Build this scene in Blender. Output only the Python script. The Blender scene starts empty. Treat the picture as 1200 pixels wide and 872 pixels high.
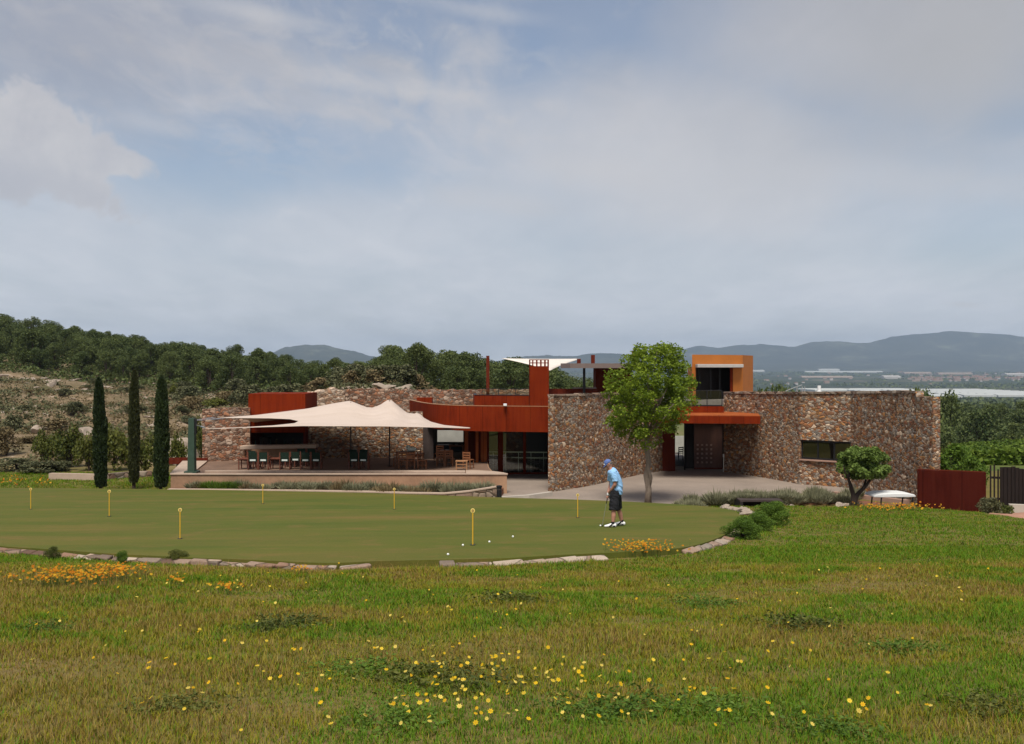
import bpy, bmesh, math, random
import numpy as np
from mathutils import Vector, Matrix

random.seed(7)
RNG = np.random.default_rng(11)
C = bpy.context.scene.collection
SC = bpy.context.scene
F = 1167.0          # focal length in pixels of a 1200 px wide frame
HY = 430.0          # row of the horizon

def at(px, py, d):
    return Vector(((px-600)/F*d, d, (HY-py)/F*d))
def X(px, d): return (px-600)/F*d
def Z(py, d): return (HY-py)/F*d

# ------------------------------------------------------------------ helpers
class MB:
    """collects geometry and links it as ONE mesh object"""
    def __init__(s): s.v=[]; s.f=[]; s.m=[]
    def add(s, vs, fs, mi=0):
        o=len(s.v); s.v += [tuple(p) for p in vs]
        s.f += [tuple(i+o for i in f) for f in fs]; s.m += [mi]*len(fs)
    def box(s, x0,x1,y0,y1,z0,z1, mi=0, rot=0.0, ctr=None):
        vs=[(x,y,z) for z in (z0,z1) for y in (y0,y1) for x in (x0,x1)]
        if rot:
            c=ctr or ((x0+x1)/2,(y0+y1)/2); ca,sa=math.cos(rot),math.sin(rot)
            vs=[(c[0]+(x-c[0])*ca-(y-c[1])*sa, c[1]+(x-c[0])*sa+(y-c[1])*ca, z) for x,y,z in vs]
        s.add(vs,[(0,2,3,1),(4,5,7,6),(0,1,5,4),(2,6,7,3),(0,4,6,2),(1,3,7,5)],mi)
    def prism(s, poly, z0, z1, mi=0):
        n=len(poly)
        vs=[(p[0],p[1],z0) for p in poly]+[(p[0],p[1],z1) for p in poly]
        a=sum(poly[i][0]*poly[(i+1)%n][1]-poly[(i+1)%n][0]*poly[i][1] for i in range(n))
        fs=[tuple(reversed(range(n))),tuple(range(n,2*n))]+[(i,(i+1)%n,(i+1)%n+n,i+n) for i in range(n)]
        if a<0: fs=[tuple(reversed(f)) for f in fs]
        s.add(vs,fs,mi)
    def bar(s, p, q, w, h=None, mi=0):
        """square bar from p to q"""
        h=h or w; p=Vector(p); q=Vector(q); t=(q-p).normalized()
        up=Vector((0,0,1)) if abs(t.z)<.95 else Vector((0,1,0))
        a=t.cross(up).normalized()*w/2; b=t.cross(a).normalized()*h/2
        vs=[p-a-b,p+a-b,p+a+b,p-a+b,q-a-b,q+a-b,q+a+b,q-a+b]
        s.add(vs,[(0,1,2,3),(7,6,5,4),(0,4,5,1),(1,5,6,2),(2,6,7,3),(3,7,4,0)],mi)
    def tube(s, pts, rad, n=8, mi=0, ref=None, cap=True, jit=0):
        pts=[Vector(p) for p in pts]
        if not isinstance(rad,(list,tuple)): rad=[rad]*len(pts)
        rings=[]
        for i,p in enumerate(pts):
            t=(pts[min(i+1,len(pts)-1)]-pts[max(i-1,0)]).normalized()
            r0=Vector(ref) if ref else (Vector((1,0,0)) if abs(t.x)<.9 else Vector((0,1,0)))
            a=(r0-t*r0.dot(t)).normalized(); b=t.cross(a)
            ra,rb=(rad[i] if isinstance(rad[i],(list,tuple)) else (rad[i],rad[i]))
            rings.append([p+a*ra*math.cos(2*math.pi*k/n)*(1+random.uniform(-jit,jit))+b*rb*math.sin(2*math.pi*k/n)*(1+random.uniform(-jit,jit)) for k in range(n)])
        vs=[v for r in rings for v in r]; fs=[]
        for i in range(len(pts)-1):
            for k in range(n):
                fs.append((i*n+k,i*n+(k+1)%n,(i+1)*n+(k+1)%n,(i+1)*n+k))
        if cap:
            fs.append(tuple(reversed(range(n)))); fs.append(tuple((len(pts)-1)*n+k for k in range(n)))
        s.add(vs,fs,mi)
    def capsule(s, pts, rad, n=12, ref=None):
        """tube with round ends (for bodies)"""
        pts=[Vector(p) for p in pts]; rr=[r if isinstance(r,(list,tuple)) else (r,r) for r in rad]
        t0=(pts[0]-pts[1]).normalized(); t1=(pts[-1]-pts[-2]).normalized()
        P=[];R=[]
        for k in (1.0,.8,.45):
            c=math.sqrt(max(0,1-k*k)); m=min(rr[0]); P.append(pts[0]+t0*m*k); R.append((rr[0][0]*max(c,.05),rr[0][1]*max(c,.05)))
        P+=pts; R+=rr
        for k in (.45,.8,1.0):
            c=math.sqrt(max(0,1-k*k)); m=min(rr[-1]); P.append(pts[-1]+t1*m*k); R.append((rr[-1][0]*max(c,.05),rr[-1][1]*max(c,.05)))
        s.tube(P,R,n,ref=ref)
    def ell(s, c, r, n=12, m=8, rot=None):
        vs=[];fs=[]
        for j in range(m+1):
            th=math.pi*j/m
            for k in range(n):
                ph=2*math.pi*k/n
                p=Vector((r[0]*math.sin(th)*math.cos(ph),r[1]*math.sin(th)*math.sin(ph),r[2]*math.cos(th)))
                if rot: p=rot@p
                vs.append(p+Vector(c))
        for j in range(m):
            for k in range(n): fs.append((j*n+k,(j+1)*n+k,(j+1)*n+(k+1)%n,j*n+(k+1)%n))
        s.add(vs,fs)
    def build(s, name, mats, parent=None, smooth=False, bevel=0):
        me=bpy.data.meshes.new(name); me.from_pydata(s.v,[],s.f)
        if not isinstance(mats,(list,tuple)): mats=[mats]
        for m in mats: me.materials.append(m)
        if len(mats)>1: me.polygons.foreach_set('material_index',s.m)
        if smooth: me.polygons.foreach_set('use_smooth',[True]*len(me.polygons))
        me.update(); me.validate()
        o=bpy.data.objects.new(name,me); C.objects.link(o)
        if bevel:
            b=o.modifiers.new('bevel','BEVEL'); b.width=bevel; b.segments=2; b.limit_method='ANGLE'
        if parent: setp(o,parent)
        return o

def setp(o, parent):
    o.parent=parent
    def wm(q):
        m=Matrix.Translation(q.location)
        return m if q.parent is None else wm(q.parent)@q.matrix_parent_inverse@m
    o.matrix_parent_inverse=wm(parent).inverted()

def np_obj(name, V, loops, starts, mats, parent=None, col=None, smooth=False):
    me=bpy.data.meshes.new(name)
    me.vertices.add(len(V)); me.vertices.foreach_set('co',np.asarray(V,dtype=np.float32).ravel())
    me.loops.add(len(loops)); me.loops.foreach_set('vertex_index',np.asarray(loops,dtype=np.int32))
    me.polygons.add(len(starts)); me.polygons.foreach_set('loop_start',np.asarray(starts,dtype=np.int32))
    me.update(calc_edges=True)
    if smooth: me.polygons.foreach_set('use_smooth',np.ones(len(starts),dtype=bool))
    if col is not None:
        a=me.color_attributes.new('tint','FLOAT_COLOR','POINT')
        a.data.foreach_set('color',np.asarray(col,dtype=np.float32).ravel())
    if not isinstance(mats,(list,tuple)): mats=[mats]
    for m in mats: me.materials.append(m)
    o=bpy.data.objects.new(name,me); C.objects.link(o)
    if parent: setp(o,parent)
    return o

def tag(o, label=None, cat=None, group=None, kind=None):
    if label: o['label']=label
    if cat: o['category']=cat
    if group: o['group']=group
    if kind: o['kind']=kind
    return o
def empty(name, loc, label, cat, group=None):
    o=bpy.data.objects.new(name,None); C.objects.link(o); o.location=loc; o.empty_display_size=.3
    return tag(o,label,cat,group)
def dup(root, loc, rz=0, label=None, sc=1.0, group=None):
    r=root.copy(); C.objects.link(r); r.location=loc; r.rotation_euler=(0,0,rz); r.scale=(sc,)*3 if not isinstance(sc,tuple) else sc
    if label: r['label']=label
    if group: r['group']=group
    for ch in list(root.children):
        c=ch.copy(); C.objects.link(c); c.parent=r
        for g in list(ch.children):
            d=g.copy(); C.objects.link(d); d.parent=c
    return r
def place(root, loc, rz=0, sc=1.0):
    root.location=loc; root.rotation_euler=(0,0,rz); root.scale=(sc,)*3 if not isinstance(sc,tuple) else sc

# ------------------------------------------------------------------ numpy noise
def _h(ix,iy,s):
    n=(ix.astype(np.int64)*374761393+iy.astype(np.int64)*668265263+s*1442695041)&0x7fffffff
    n=((n^(n>>13))*1274126177)&0x7fffffff
    return ((n^(n>>16))&0xffff)/65535.0
def vn(x,y,s=0):
    x=np.asarray(x,dtype=float); y=np.asarray(y,dtype=float)
    ix=np.floor(x); iy=np.floor(y); fx=x-ix; fy=y-iy
    fx=fx*fx*(3-2*fx); fy=fy*fy*(3-2*fy)
    a=_h(ix,iy,s); b=_h(ix+1,iy,s); c=_h(ix,iy+1,s); d=_h(ix+1,iy+1,s)
    return (a*(1-fx)+b*fx)*(1-fy)+(c*(1-fx)+d*fx)*fy
def fbm(x,y,s=0,o=4):
    r=0;a=.5;t=0
    for k in range(o): r=r+a*vn(x*2**k,y*2**k,s+k*17); t+=a; a*=.5
    return r/t
def sst(a,b,x):
    t=np.clip((np.asarray(x,dtype=float)-a)/(b-a),0,1); return t*t*(3-2*t)

# ------------------------------------------------------------------ materials
def lin(r,g,b):
    f=lambda c:(c/255/12.92 if c/255<=.04045 else ((c/255+.055)/1.055)**2.4)
    return (f(r),f(g),f(b))
class NT:
    def __init__(s,tree): s.t=tree; s.n=tree.nodes; s.l=tree.links; s.n.clear()
    def new(s,typ,**kw):
        n=s.n.new(typ)
        for k,v in kw.items(): setattr(n,k,v)
        return n
    def link(s,a,b): s.l.new(a,b)
    def val(s,sock,v):
        if hasattr(v,'is_linked') or isinstance(v,bpy.types.NodeSocket): s.l.new(v,sock)
        else: sock.default_value=v
    def math(s,op,a,b=0.0,c=None,clamp=False):
        n=s.new('ShaderNodeMath',operation=op,use_clamp=clamp); s.val(n.inputs[0],a); s.val(n.inputs[1],b)
        if c is not None: s.val(n.inputs[2],c)
        return n.outputs[0]
    def mix(s,f,a,b,blend='MIX'):
        n=s.new('ShaderNodeMix',data_type='RGBA',blend_type=blend)
        s.val(n.inputs[0],f)
        s.val(n.inputs[6],a if not isinstance(a,tuple) else (*a,1)[:4]); s.val(n.inputs[7],b if not isinstance(b,tuple) else (*b,1)[:4])
        return n.outputs[2]
    def ramp(s,f,stops,interp='LINEAR'):
        n=s.new('ShaderNodeValToRGB'); n.color_ramp.interpolation=interp
        e=n.color_ramp.elements
        while len(e)<len(stops): e.new(.5)
        for el,(p,c) in zip(e,stops):
            el.position=p; el.color=(*c,1) if isinstance(c,tuple) else (c,c,c,1)
        s.val(n.inputs[0],f); return n.outputs[0]
    def noise(s,vec,scale,detail=3,rough=.55,dist=0):
        n=s.new('ShaderNodeTexNoise'); n.inputs['Scale'].default_value=scale; n.inputs['Detail'].default_value=detail
        n.inputs['Roughness'].default_value=rough; n.inputs['Distortion'].default_value=dist
        if vec is not None: s.link(vec,n.inputs['Vector'])
        return n.outputs['Fac']
    def mapv(s,vec,scale=(1,1,1),loc=(0,0,0),rot=(0,0,0)):
        n=s.new('ShaderNodeMapping'); n.inputs['Scale'].default_value=scale; n.inputs['Location'].default_value=loc; n.inputs['Rotation'].default_value=rot
        s.link(vec,n.inputs['Vector']); return n.outputs[0]
    def bump(s,h,strength=.5,dist=.02):
        n=s.new('ShaderNodeBump'); n.inputs['Strength'].default_value=strength; n.inputs['Distance'].default_value=dist
        s.link(h,n.inputs['Height']); return n.outputs[0]
    def obj(s): return s.new('ShaderNodeTexCoord').outputs['Object']
    def finish(s,color,rough=.8,normal=None,metallic=0.0,spec=.3,**kw):
        b=s.new('ShaderNodeBsdfPrincipled'); o=s.new('ShaderNodeOutputMaterial')
        s.val(b.inputs['Base Color'],color if not isinstance(color,tuple) else (*color,1)[:4])
        s.val(b.inputs['Roughness'],rough); s.val(b.inputs['Metallic'],metallic)
        b.inputs['Specular IOR Level'].default_value=spec
        if normal is not None: s.link(normal,b.inputs['Normal'])
        s.link(b.outputs[0],o.inputs[0]); return b
def newmat(name):
    m=bpy.data.materials.new(name); m.use_nodes=True; return m,NT(m.node_tree)

def plain(name,c,rough=.7,var=.25,scale=3.0,bump=.15,spec=.3,metallic=0.0,stretch=(1,1,1)):
    m,t=newmat(name); v=t.mapv(t.obj(),stretch)
    n=t.noise(v,scale,5); n2=t.noise(v,scale*9,3)
    f=t.math('ADD',t.math('MULTIPLY',n,.7),t.math('MULTIPLY',n2,.3))
    lo=tuple(x*(1-var) for x in c); hi=tuple(min(1,x*(1+var)) for x in c)
    col=t.ramp(f,[(.3,lo),(.7,hi)])
    nm=t.bump(n2,bump,.01) if bump else None
    t.finish(col,rough,nm,metallic,spec); return m

def corten(name,c=(.155,.0175,.0035),dark=.5):
    m,t=newmat(name); o=t.obj()
    streak=t.noise(t.mapv(o,(3,3,.25)),2.2,5,.6)
    blot=t.noise(o,.9,4); fine=t.noise(o,22,3)
    f=t.math('ADD',t.math('MULTIPLY',streak,.5),t.math('ADD',t.math('MULTIPLY',blot,.35),t.math('MULTIPLY',fine,.15)))
    d=tuple(x*dark for x in c); h=(min(1,c[0]*1.25),c[1]*1.7,c[2]*1.5)
    col=t.ramp(f,[(.3,d),(.5,c),(.72,h)])
    # vertical plate joints
    w=t.new('ShaderNodeSeparateXYZ'); t.link(o,w.inputs[0])
    j=t.math('PINGPONG',t.math('ADD',w.outputs[0],.3),.62)
    jm=t.math('LESS_THAN',j,.012)
    col=t.mix(t.math('MULTIPLY',jm,.75),col,tuple(x*.3 for x in c))
    t.finish(col,.8,t.bump(fine,.2,.01),0,.05); return m

def stone(name,stops,scale=8.2,mortar=(.13,.09,.065),bump=.6):
    m,t=newmat(name); o=t.obj()
    warp=t.new('ShaderNodeTexNoise'); warp.inputs['Scale'].default_value=2.3; warp.inputs['Detail'].default_value=2; t.link(o,warp.inputs['Vector'])
    add=t.new('ShaderNodeMix',data_type='VECTOR'); add.inputs[0].default_value=.13
    t.link(o,add.inputs[4]); t.link(warp.outputs['Color'],add.inputs[5])
    v=t.mapv(add.outputs[1],(1,1,1.45))
    v1=t.new('ShaderNodeTexVoronoi',feature='F1'); v1.inputs['Scale'].default_value=scale; t.link(v,v1.inputs['Vector'])
    v1.inputs['Randomness'].default_value=.95
    ve=t.new('ShaderNodeTexVoronoi',feature='DISTANCE_TO_EDGE'); ve.inputs['Scale'].default_value=scale; t.link(v,ve.inputs['Vector'])
    ve.inputs['Randomness'].default_value=.95
    # some zones are laid in bigger stones
    w1=t.new('ShaderNodeTexVoronoi',feature='F1'); w1.inputs['Scale'].default_value=scale*.70; t.link(v,w1.inputs['Vector'])
    we=t.new('ShaderNodeTexVoronoi',feature='DISTANCE_TO_EDGE'); we.inputs['Scale'].default_value=scale*.70; t.link(v,we.inputs['Vector'])
    zs=t.new('ShaderNodeSeparateColor'); t.link(w1.outputs['Color'],zs.inputs[0])
    zone=t.math('GREATER_THAN',zs.outputs[1],.68)
    cc=t.mix(zone,v1.outputs['Color'],w1.outputs['Color'])
    edge=t.math('ADD',t.math('MULTIPLY',ve.outputs[0],t.math('SUBTRACT',1.0,zone)),t.math('MULTIPLY',we.outputs[0],zone))
    sep=t.new('ShaderNodeSeparateColor'); t.link(cc,sep.inputs[0])
    col=t.ramp(sep.outputs[0],stops,'CONSTANT')
    big=t.noise(o,.35,3)
    col=t.mix(.5,col,t.ramp(big,[(.32,(.74,.68,.62)),(.7,(1.0,1.0,1.0))]),'MULTIPLY')
    fine=t.noise(o,16,5,.65)
    col=t.mix(.55,col,t.ramp(fine,[(.25,(.5,.46,.44)),(.75,(1.,1.,1.))]),'MULTIPLY')
    br=t.ramp(sep.outputs[1],[(0,(.85,.84,.82)),(1,(1.85,1.75,1.62))])
    col=t.mix(1.0,col,br,'MULTIPLY')
    e=t.ramp(edge,[(.0,0.0),(.05,1.0)])
    col=t.mix(e,mortar,col)
    hgt=t.math('ADD',t.ramp(edge,[(.0,0.0),(.12,.8),(.3,1.0)]),t.math('ADD',t.math('MULTIPLY',fine,.35),t.math('MULTIPLY',sep.outputs[2],.5)))
    t.finish(col,.9,t.bump(hgt,bump,.07),0,.2); return m

STOPS=[(0,(.11,.068,.045)),(.09,(.22,.105,.05)),(.19,(.235,.205,.175)),(.34,(.17,.095,.058)),(.46,(.30,.23,.165)),(.57,(.24,.15,.088)),(.68,(.28,.145,.058)),(.74,(.20,.178,.155)),(.86,(.19,.085,.05)),(.94,(.44,.36,.28))]
STOPS_PALE=[(0,(.34,.25,.18)),(.2,(.42,.33,.26)),(.4,(.28,.17,.11)),(.6,(.46,.38,.31)),(.8,(.33,.2,.13)),(.93,(.5,.44,.38))]
M={}
M['stone']=stone('stone_masonry',STOPS)
M['stone_back']=stone('back_masonry',[(0,(.13,.075,.05)),(.2,(.24,.12,.07)),(.4,(.20,.15,.12)),(.6,(.29,.20,.15)),(.8,(.19,.09,.055)),(.93,(.34,.27,.22))],6.4,(.13,.09,.065))
M['stone_pale']=stone('pale_masonry',STOPS_PALE,5.6,(.3,.24,.18))
M['edging']=stone('edging_stone',[(0,(.2,.15,.12)),(.3,(.26,.21,.17)),(.6,(.17,.11,.08)),(.8,(.29,.25,.21))],2.4,(.06,.045,.03))
M['corten']=corten('corten_steel')
M['corten_dark']=corten('dark_corten_steel',(.11,.018,.009))
M['corten_panel']=corten('screen_corten_steel',(.058,.0085,.005))
M['fin']=corten('orange_corten_steel',(.30,.075,.022))
M['ochre']=plain('ochre_render',(.42,.135,.022),.75,.12,1.2,.05)
M['plaza']=plain('plaza_concrete',(.255,.205,.165),.85,.16,.7,.1)
M['deck']=plain('terrace_deck',(.17,.105,.07),.8,.2,1.5,.1)
M['cap']=plain('limestone_cap',(.40,.30,.225),.8,.14,2.5,.1)
M['terr_wall']=plain('terrace_render',(.31,.185,.11),.85,.28,.9,.2)
M['awning']=plain('grey_white_awning',(.47,.44,.40),.6,.08,3,.03)
M['white']=plain('white_paint',(.72,.72,.70),.5,.05,3,.02)
M['backing']=plain('pale_backing',(.36,.35,.31),.8,.12,2,.05)  # tone of the invented walls that brighten the views through the building
M['black']=plain('black_metal',(.012,.012,.013),.5,.2,5,.05)
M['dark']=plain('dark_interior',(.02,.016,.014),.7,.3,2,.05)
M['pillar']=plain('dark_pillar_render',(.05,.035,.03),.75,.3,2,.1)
M['roof']=plain('roof_gravel',(.22,.18,.16),.9,.2,6,.3)
M['slab']=plain('grey_roof_slab',(.16,.12,.105),.8,.1,2,.05)
M['wood']=plain('warm_wood',(.20,.075,.03),.6,.3,6,.1,stretch=(1,1,.2))
M['wood_red']=plain('red_wood',(.13,.04,.022),.6,.3,6,.1,stretch=(1,1,.2))
M['wood_light']=plain('light_wood',(.34,.17,.08),.6,.25,6,.1)
M['door']=plain('door_wood',(.09,.042,.03),.6,.25,4,.1,stretch=(1,1,.25))
M['inset']=plain('inset_wood',(.24,.16,.13),.5,.15,4,.05)
M['canvas']=plain('green_canvas',(.005,.017,.009),.9,.2,9,.1)
M['band']=plain('white_canvas',(.6,.66,.62),.8,.06,9,.02)
M['polegreen']=plain('green_painted_steel',(.035,.062,.042),.5,.15,3,.04)
M['steel']=plain('brushed_steel',(.55,.55,.54),.3,.06,8,.03,metallic=.8,spec=.5)
M['darkwood']=plain('weathered_dark_boards',(.014,.008,.006),.8,.35,5,.2,stretch=(2,2,.2))
M['path']=plain('sandy_path',(.36,.19,.125),.95,.18,1.5,.3)
M['conc']=plain('pale_concrete',(.42,.37,.31),.85,.12,2,.12)
M['yellow']=plain('yellow_paint',(.62,.36,.03),.5,.08,6,.02)
M['yellow_pale']=plain('pale_yellow_paint',(.72,.55,.16),.5,.06,6,.02)
M['ball']=plain('golf_ball_cover',(.8,.8,.76),.35,.03,9,.02,spec=.5)
M['pinkcurb']=plain('pinkish_concrete',(.33,.2,.15),.85,.12,2,.1)
M['rock']=plain('limestone_rock',(.30,.24,.185),.9,.35,1.2,.5)
M['bark']=plain('grey_bark',(.20,.155,.12),.95,.4,5,.6,stretch=(2,2,.4))
M['bark_dark']=plain('dark_bark',(.05,.035,.026),.95,.4,5,.5,stretch=(2,2,.4))
M['soil']=plain('red_soil',(.18,.075,.04),.95,.3,2,.4)

def sailmat():
    m,t=newmat('sail_cloth'); n=t.noise(t.mapv(t.obj(),(.25,1.6,1.6)),1.1,4)
    b=t.new('ShaderNodeBsdfPrincipled'); b.inputs['Roughness'].default_value=.85; b.inputs['Specular IOR Level'].default_value=.1
    w=t.noise(t.mapv(t.obj(),(40,40,40)),6,2)
    col=t.ramp(n,[(.3,(.54,.44,.365)),(.7,(.61,.505,.43))]); t.link(col,b.inputs['Base Color'])
    tr=t.new('ShaderNodeBsdfTranslucent'); tr.inputs[0].default_value=(.5,.36,.27,1)
    mx=t.new('ShaderNodeMixShader'); mx.inputs[0].default_value=.12
    o=t.new('ShaderNodeOutputMaterial'); t.link(b.outputs[0],mx.inputs[1]); t.link(tr.outputs[0],mx.inputs[2]); t.link(mx.outputs[0],o.inputs[0])
    return m
M['sail']=sailmat()
M['sail_white']=plain('white_sail_cloth',(.66,.60,.53),.85,.04,1.5,.03)

def glassmat(name,tint,refl,spread=.03):
    m,t=newmat(name)
    g=t.new('ShaderNodeBsdfGlossy'); g.inputs['Roughness'].default_value=spread; g.inputs[0].default_value=(.8,.85,.85,1)
    tr=t.new('ShaderNodeBsdfTransparent'); tr.inputs[0].default_value=(*tint,1)
    fr=t.new('ShaderNodeFresnel'); fr.inputs[0].default_value=1.5
    mx=t.new('ShaderNodeMixShader'); t.val(mx.inputs[0],t.math('MULTIPLY_ADD',fr.outputs[0],1.0,refl))
    o=t.new('ShaderNodeOutputMaterial'); t.link(tr.outputs[0],mx.inputs[1]); t.link(g.outputs[0],mx.inputs[2]); t.link(mx.outputs[0],o.inputs[0])
    return m
M['glass']=glassmat('window_glass',(.68,.76,.64),.12)
M['rail_glass']=glassmat('railing_glass',(.78,.86,.82),.04)

def leafmat(name,c0,c1,trans=.25,rough=.6):
    m,t=newmat(name)
    g=t.new('ShaderNodeNewGeometry')
    big=t.noise(t.obj(),.8,2)
    f=t.math('ADD',t.math('MULTIPLY',g.outputs['Random Per Island'],.6),t.math('MULTIPLY',big,.5))
    oi=t.new('ShaderNodeObjectInfo')
    f=t.math('ADD',f,t.math('MULTIPLY_ADD',oi.outputs['Random'],.3,-.15))
    col=t.ramp(f,[(.15,c0),(.85,c1)])
    b=t.new('ShaderNodeBsdfPrincipled'); b.inputs['Roughness'].default_value=rough; b.inputs['Specular IOR Level'].default_value=.2
    t.link(col,b.inputs['Base Color'])
    tr=t.new('ShaderNodeBsdfTranslucent'); t.link(col,tr.inputs[0])
    mx=t.new('ShaderNodeMixShader'); mx.inputs[0].default_value=trans
    o=t.new('ShaderNodeOutputMaterial'); t.link(b.outputs[0],mx.inputs[1]); t.link(tr.outputs[0],mx.inputs[2]); t.link(mx.outputs[0],o.inputs[0])
    return m
M['leaf_pine']=leafmat('pine_needles',(.032,.055,.017),(.125,.15,.042))
M['leaf_tree']=leafmat('broad_leaves',(.075,.13,.010),(.28,.36,.032),.42)
M['leaf_cyp_brown']=leafmat('brownish_cypress_foliage',(.020,.025,.010),(.055,.060,.020),.1)
M['leaf_cyp']=leafmat('cypress_foliage',(.013,.024,.009),(.042,.06,.018),.1)
M['leaf_olive']=leafmat('olive_leaves',(.055,.10,.02),(.17,.24,.05),.3)
M['leaf_grey']=leafmat('grey_green_leaves',(.13,.13,.07),(.30,.29,.175),.2)
M['leaf_bush']=leafmat('bush_leaves',(.04,.06,.012),(.15,.155,.03),.25)
M['leaf_lush']=leafmat('lush_leaves',(.05,.10,.012),(.13,.21,.025),.3)
M['leaf_vine']=leafmat('vine_leaves',(.06,.11,.012),(.155,.215,.028),.3)
M['leaf_dark']=leafmat('dark_scrub_leaves',(.045,.055,.022),(.145,.142,.068),.2)
M['leaf_dry']=leafmat('dry_scrub_leaves',(.11,.085,.04),(.25,.19,.095),.2)
M['leaf_valley']=leafmat('valley_leaves',(.028,.052,.016),(.125,.15,.045),.2)

def attrmat(name,trans=.25,rough=.75):
    m,t=newmat(name)
    a=t.new('ShaderNodeAttribute',attribute_name='tint')
    b=t.new('ShaderNodeBsdfPrincipled'); b.inputs['Roughness'].default_value=rough; b.inputs['Specular IOR Level'].default_value=.12
    t.link(a.outputs[0],b.inputs['Base Color'])
    tr=t.new('ShaderNodeBsdfTranslucent'); t.link(a.outputs[0],tr.inputs[0])
    mx=t.new('ShaderNodeMixShader'); mx.inputs[0].default_value=trans
    o=t.new('ShaderNodeOutputMaterial'); t.link(b.outputs[0],mx.inputs[1]); t.link(tr.outputs[0],mx.inputs[2]); t.link(mx.outputs[0],o.inputs[0])
    return m
M['blade']=attrmat('grass_blades')
M['petal']=attrmat('flower_petals',.3)
GRASS_N=960000; HAZE=7.5e-5; SKY_G=.095; SKY_S=.1; SUN_E=3.4; SUN_A=24; EXPO=0.37
# ------------------------------------------------------------------ terrain
def gz(y): return -4.19-.075*(y-26)
def green_pt(px,py):
    k=(py-HY)/F-.075
    d=(4.19-.075*26)/k
    return (X(px,d),d)
GREEN_PX=[(-170,585),(-90,573),(0,572.3),(120,573),(240,574.5),(400,577.5),(500,580.5),(600,584),(700,587),(800,592),(848,596.5),(866,603),(866,611),(857,622),(840,632),(808,641.5),(760,646.5),(700,649.5),(650,652),(600,655),(550,656.5),(480,658),(440,659),(380,661),(300,657.5),(220,654.5),(130,650),(60,645),(0,641),(-70,633),(-150,615)]
GP=[green_pt(*p) for p in GREEN_PX]
def smooth_poly(P,k=4):
    P=np.array(P); n=len(P); out=[]
    for i in range(n):
        p0,p1,p2,p3=P[i-1],P[i],P[(i+1)%n],P[(i+2)%n]
        for j in range(k):
            t=j/k
            out.append(.5*((2*p1)+(-p0+p2)*t+(2*p0-5*p1+4*p2-p3)*t*t+(-p0+3*p1-3*p2+p3)*t**3))
    return np.array(out)
GS=smooth_poly(GP)
def poly_sd(P,x,y):
    """signed distance to polygon, negative inside"""
    x=np.asarray(x,dtype=float); y=np.asarray(y,dtype=float)
    d=np.full(x.shape,1e9); ins=np.zeros(x.shape,dtype=bool); n=len(P)
    for i in range(n):
        ax,ay=P[i]; bx,by=P[(i+1)%n]
        ex,ey=bx-ax,by-ay; L=ex*ex+ey*ey+1e-12
        t=np.clip(((x-ax)*ex+(y-ay)*ey)/L,0,1)
        d=np.minimum(d,(x-ax-t*ex)**2+(y-ay-t*ey)**2)
        c=((ay>y)!=(by>y))&(x<(bx-ax)*(y-ay)/(by-ay+1e-12)+ax)
        ins^=c
    d=np.sqrt(d); return np.where(ins,-d,d)

HPX=np.array([-500,-150,0,120,240,330,400,470,540,600,650,700,760,900,1100,1200,1700],float)
HD=np.array([60,75,90,120,170,230,320,500,1000,2400,3500,7000,12000,16000],float)
HZ=np.array([
 # 60    75    90    120   170   230  320  500  1000 2400 3500 7000 12000 16000
 [-5.5,-4.8,-3.6, -1.5, 2.0, 8.0, 9, 5,-20,-60,-75,-56,-30,-20],
 [-5.8,-5.2,-4.2, -2.3, 0.3, 6.5, 7, 0,-30,-65,-75,-56,-30,-20],
 [-6.0,-5.5,-4.6, -2.9,-0.8, 5.0, 5,-6,-35,-70,-75,-56,-30,-20],
 [-6.0,-5.6,-4.8, -3.4,-2.0, 2.2, 2,-10,-38,-72,-75,-56,-30,-20],
 [-6.0,-5.7,-4.9, -3.9,-3.2,-1.4,-2,-14,-40,-75,-75,-56,-30,-20],
 [-6.0,-3.6,-3.4, -3.7,-3.4,-2.6,-5,-16,-42,-75,-75,-56,-30,-20],
 [-6.0,-1.7,-2.2, -4.0,-4.0,-4.0,-8,-18,-44,-75,-75,-56,-30,-20],
 [-6.0,-1.7,-2.4, -3.6,-4.5,-5.5,-10,-20,-44,-75,-75,-56,-30,-20],
 [-6.0,-4.0,-4.4, -4.6,-5.5,-7.5,-12,-22,-45,-75,-75,-56,-30,-20],
 [-6.0,-5.6,-5.4, -5.6,-7.0,-9.5,-14,-24,-46,-75,-75,-56,-30,-20],
 [-6.0,-6.3,-6.5, -7.2,-9.0,-12,-16,-26,-46,-75,-75,-56,-30,-20],
 [-6.0,-6.8,-7.4, -8.6,-11,-14,-18,-28,-47,-75,-75,-56,-30,-20],
 [-6.0,-7.2,-8.2, -9.8,-12.5,-16,-20,-30,-48,-75,-75,-56,-30,-20],
 [-6.1,-7.4,-8.8,-11.0,-14,-17.5,-22,-32,-50,-75,-75,-56,-30,-20],
 [-6.6,-7.7,-8.9,-10.6,-13,-15,-18,-25,-42,-75,-75,-56,-30,-20],
 [-6.8,-7.8,-8.8,-10.4,-12.5,-14,-16.5,-24,-42,-75,-75,-56,-30,-20],
 [-7.0,-8.0,-8.6,-10.0,-11.5,-12,-14,-22,-40,-75,-75,-56,-30,-20]])
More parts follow.
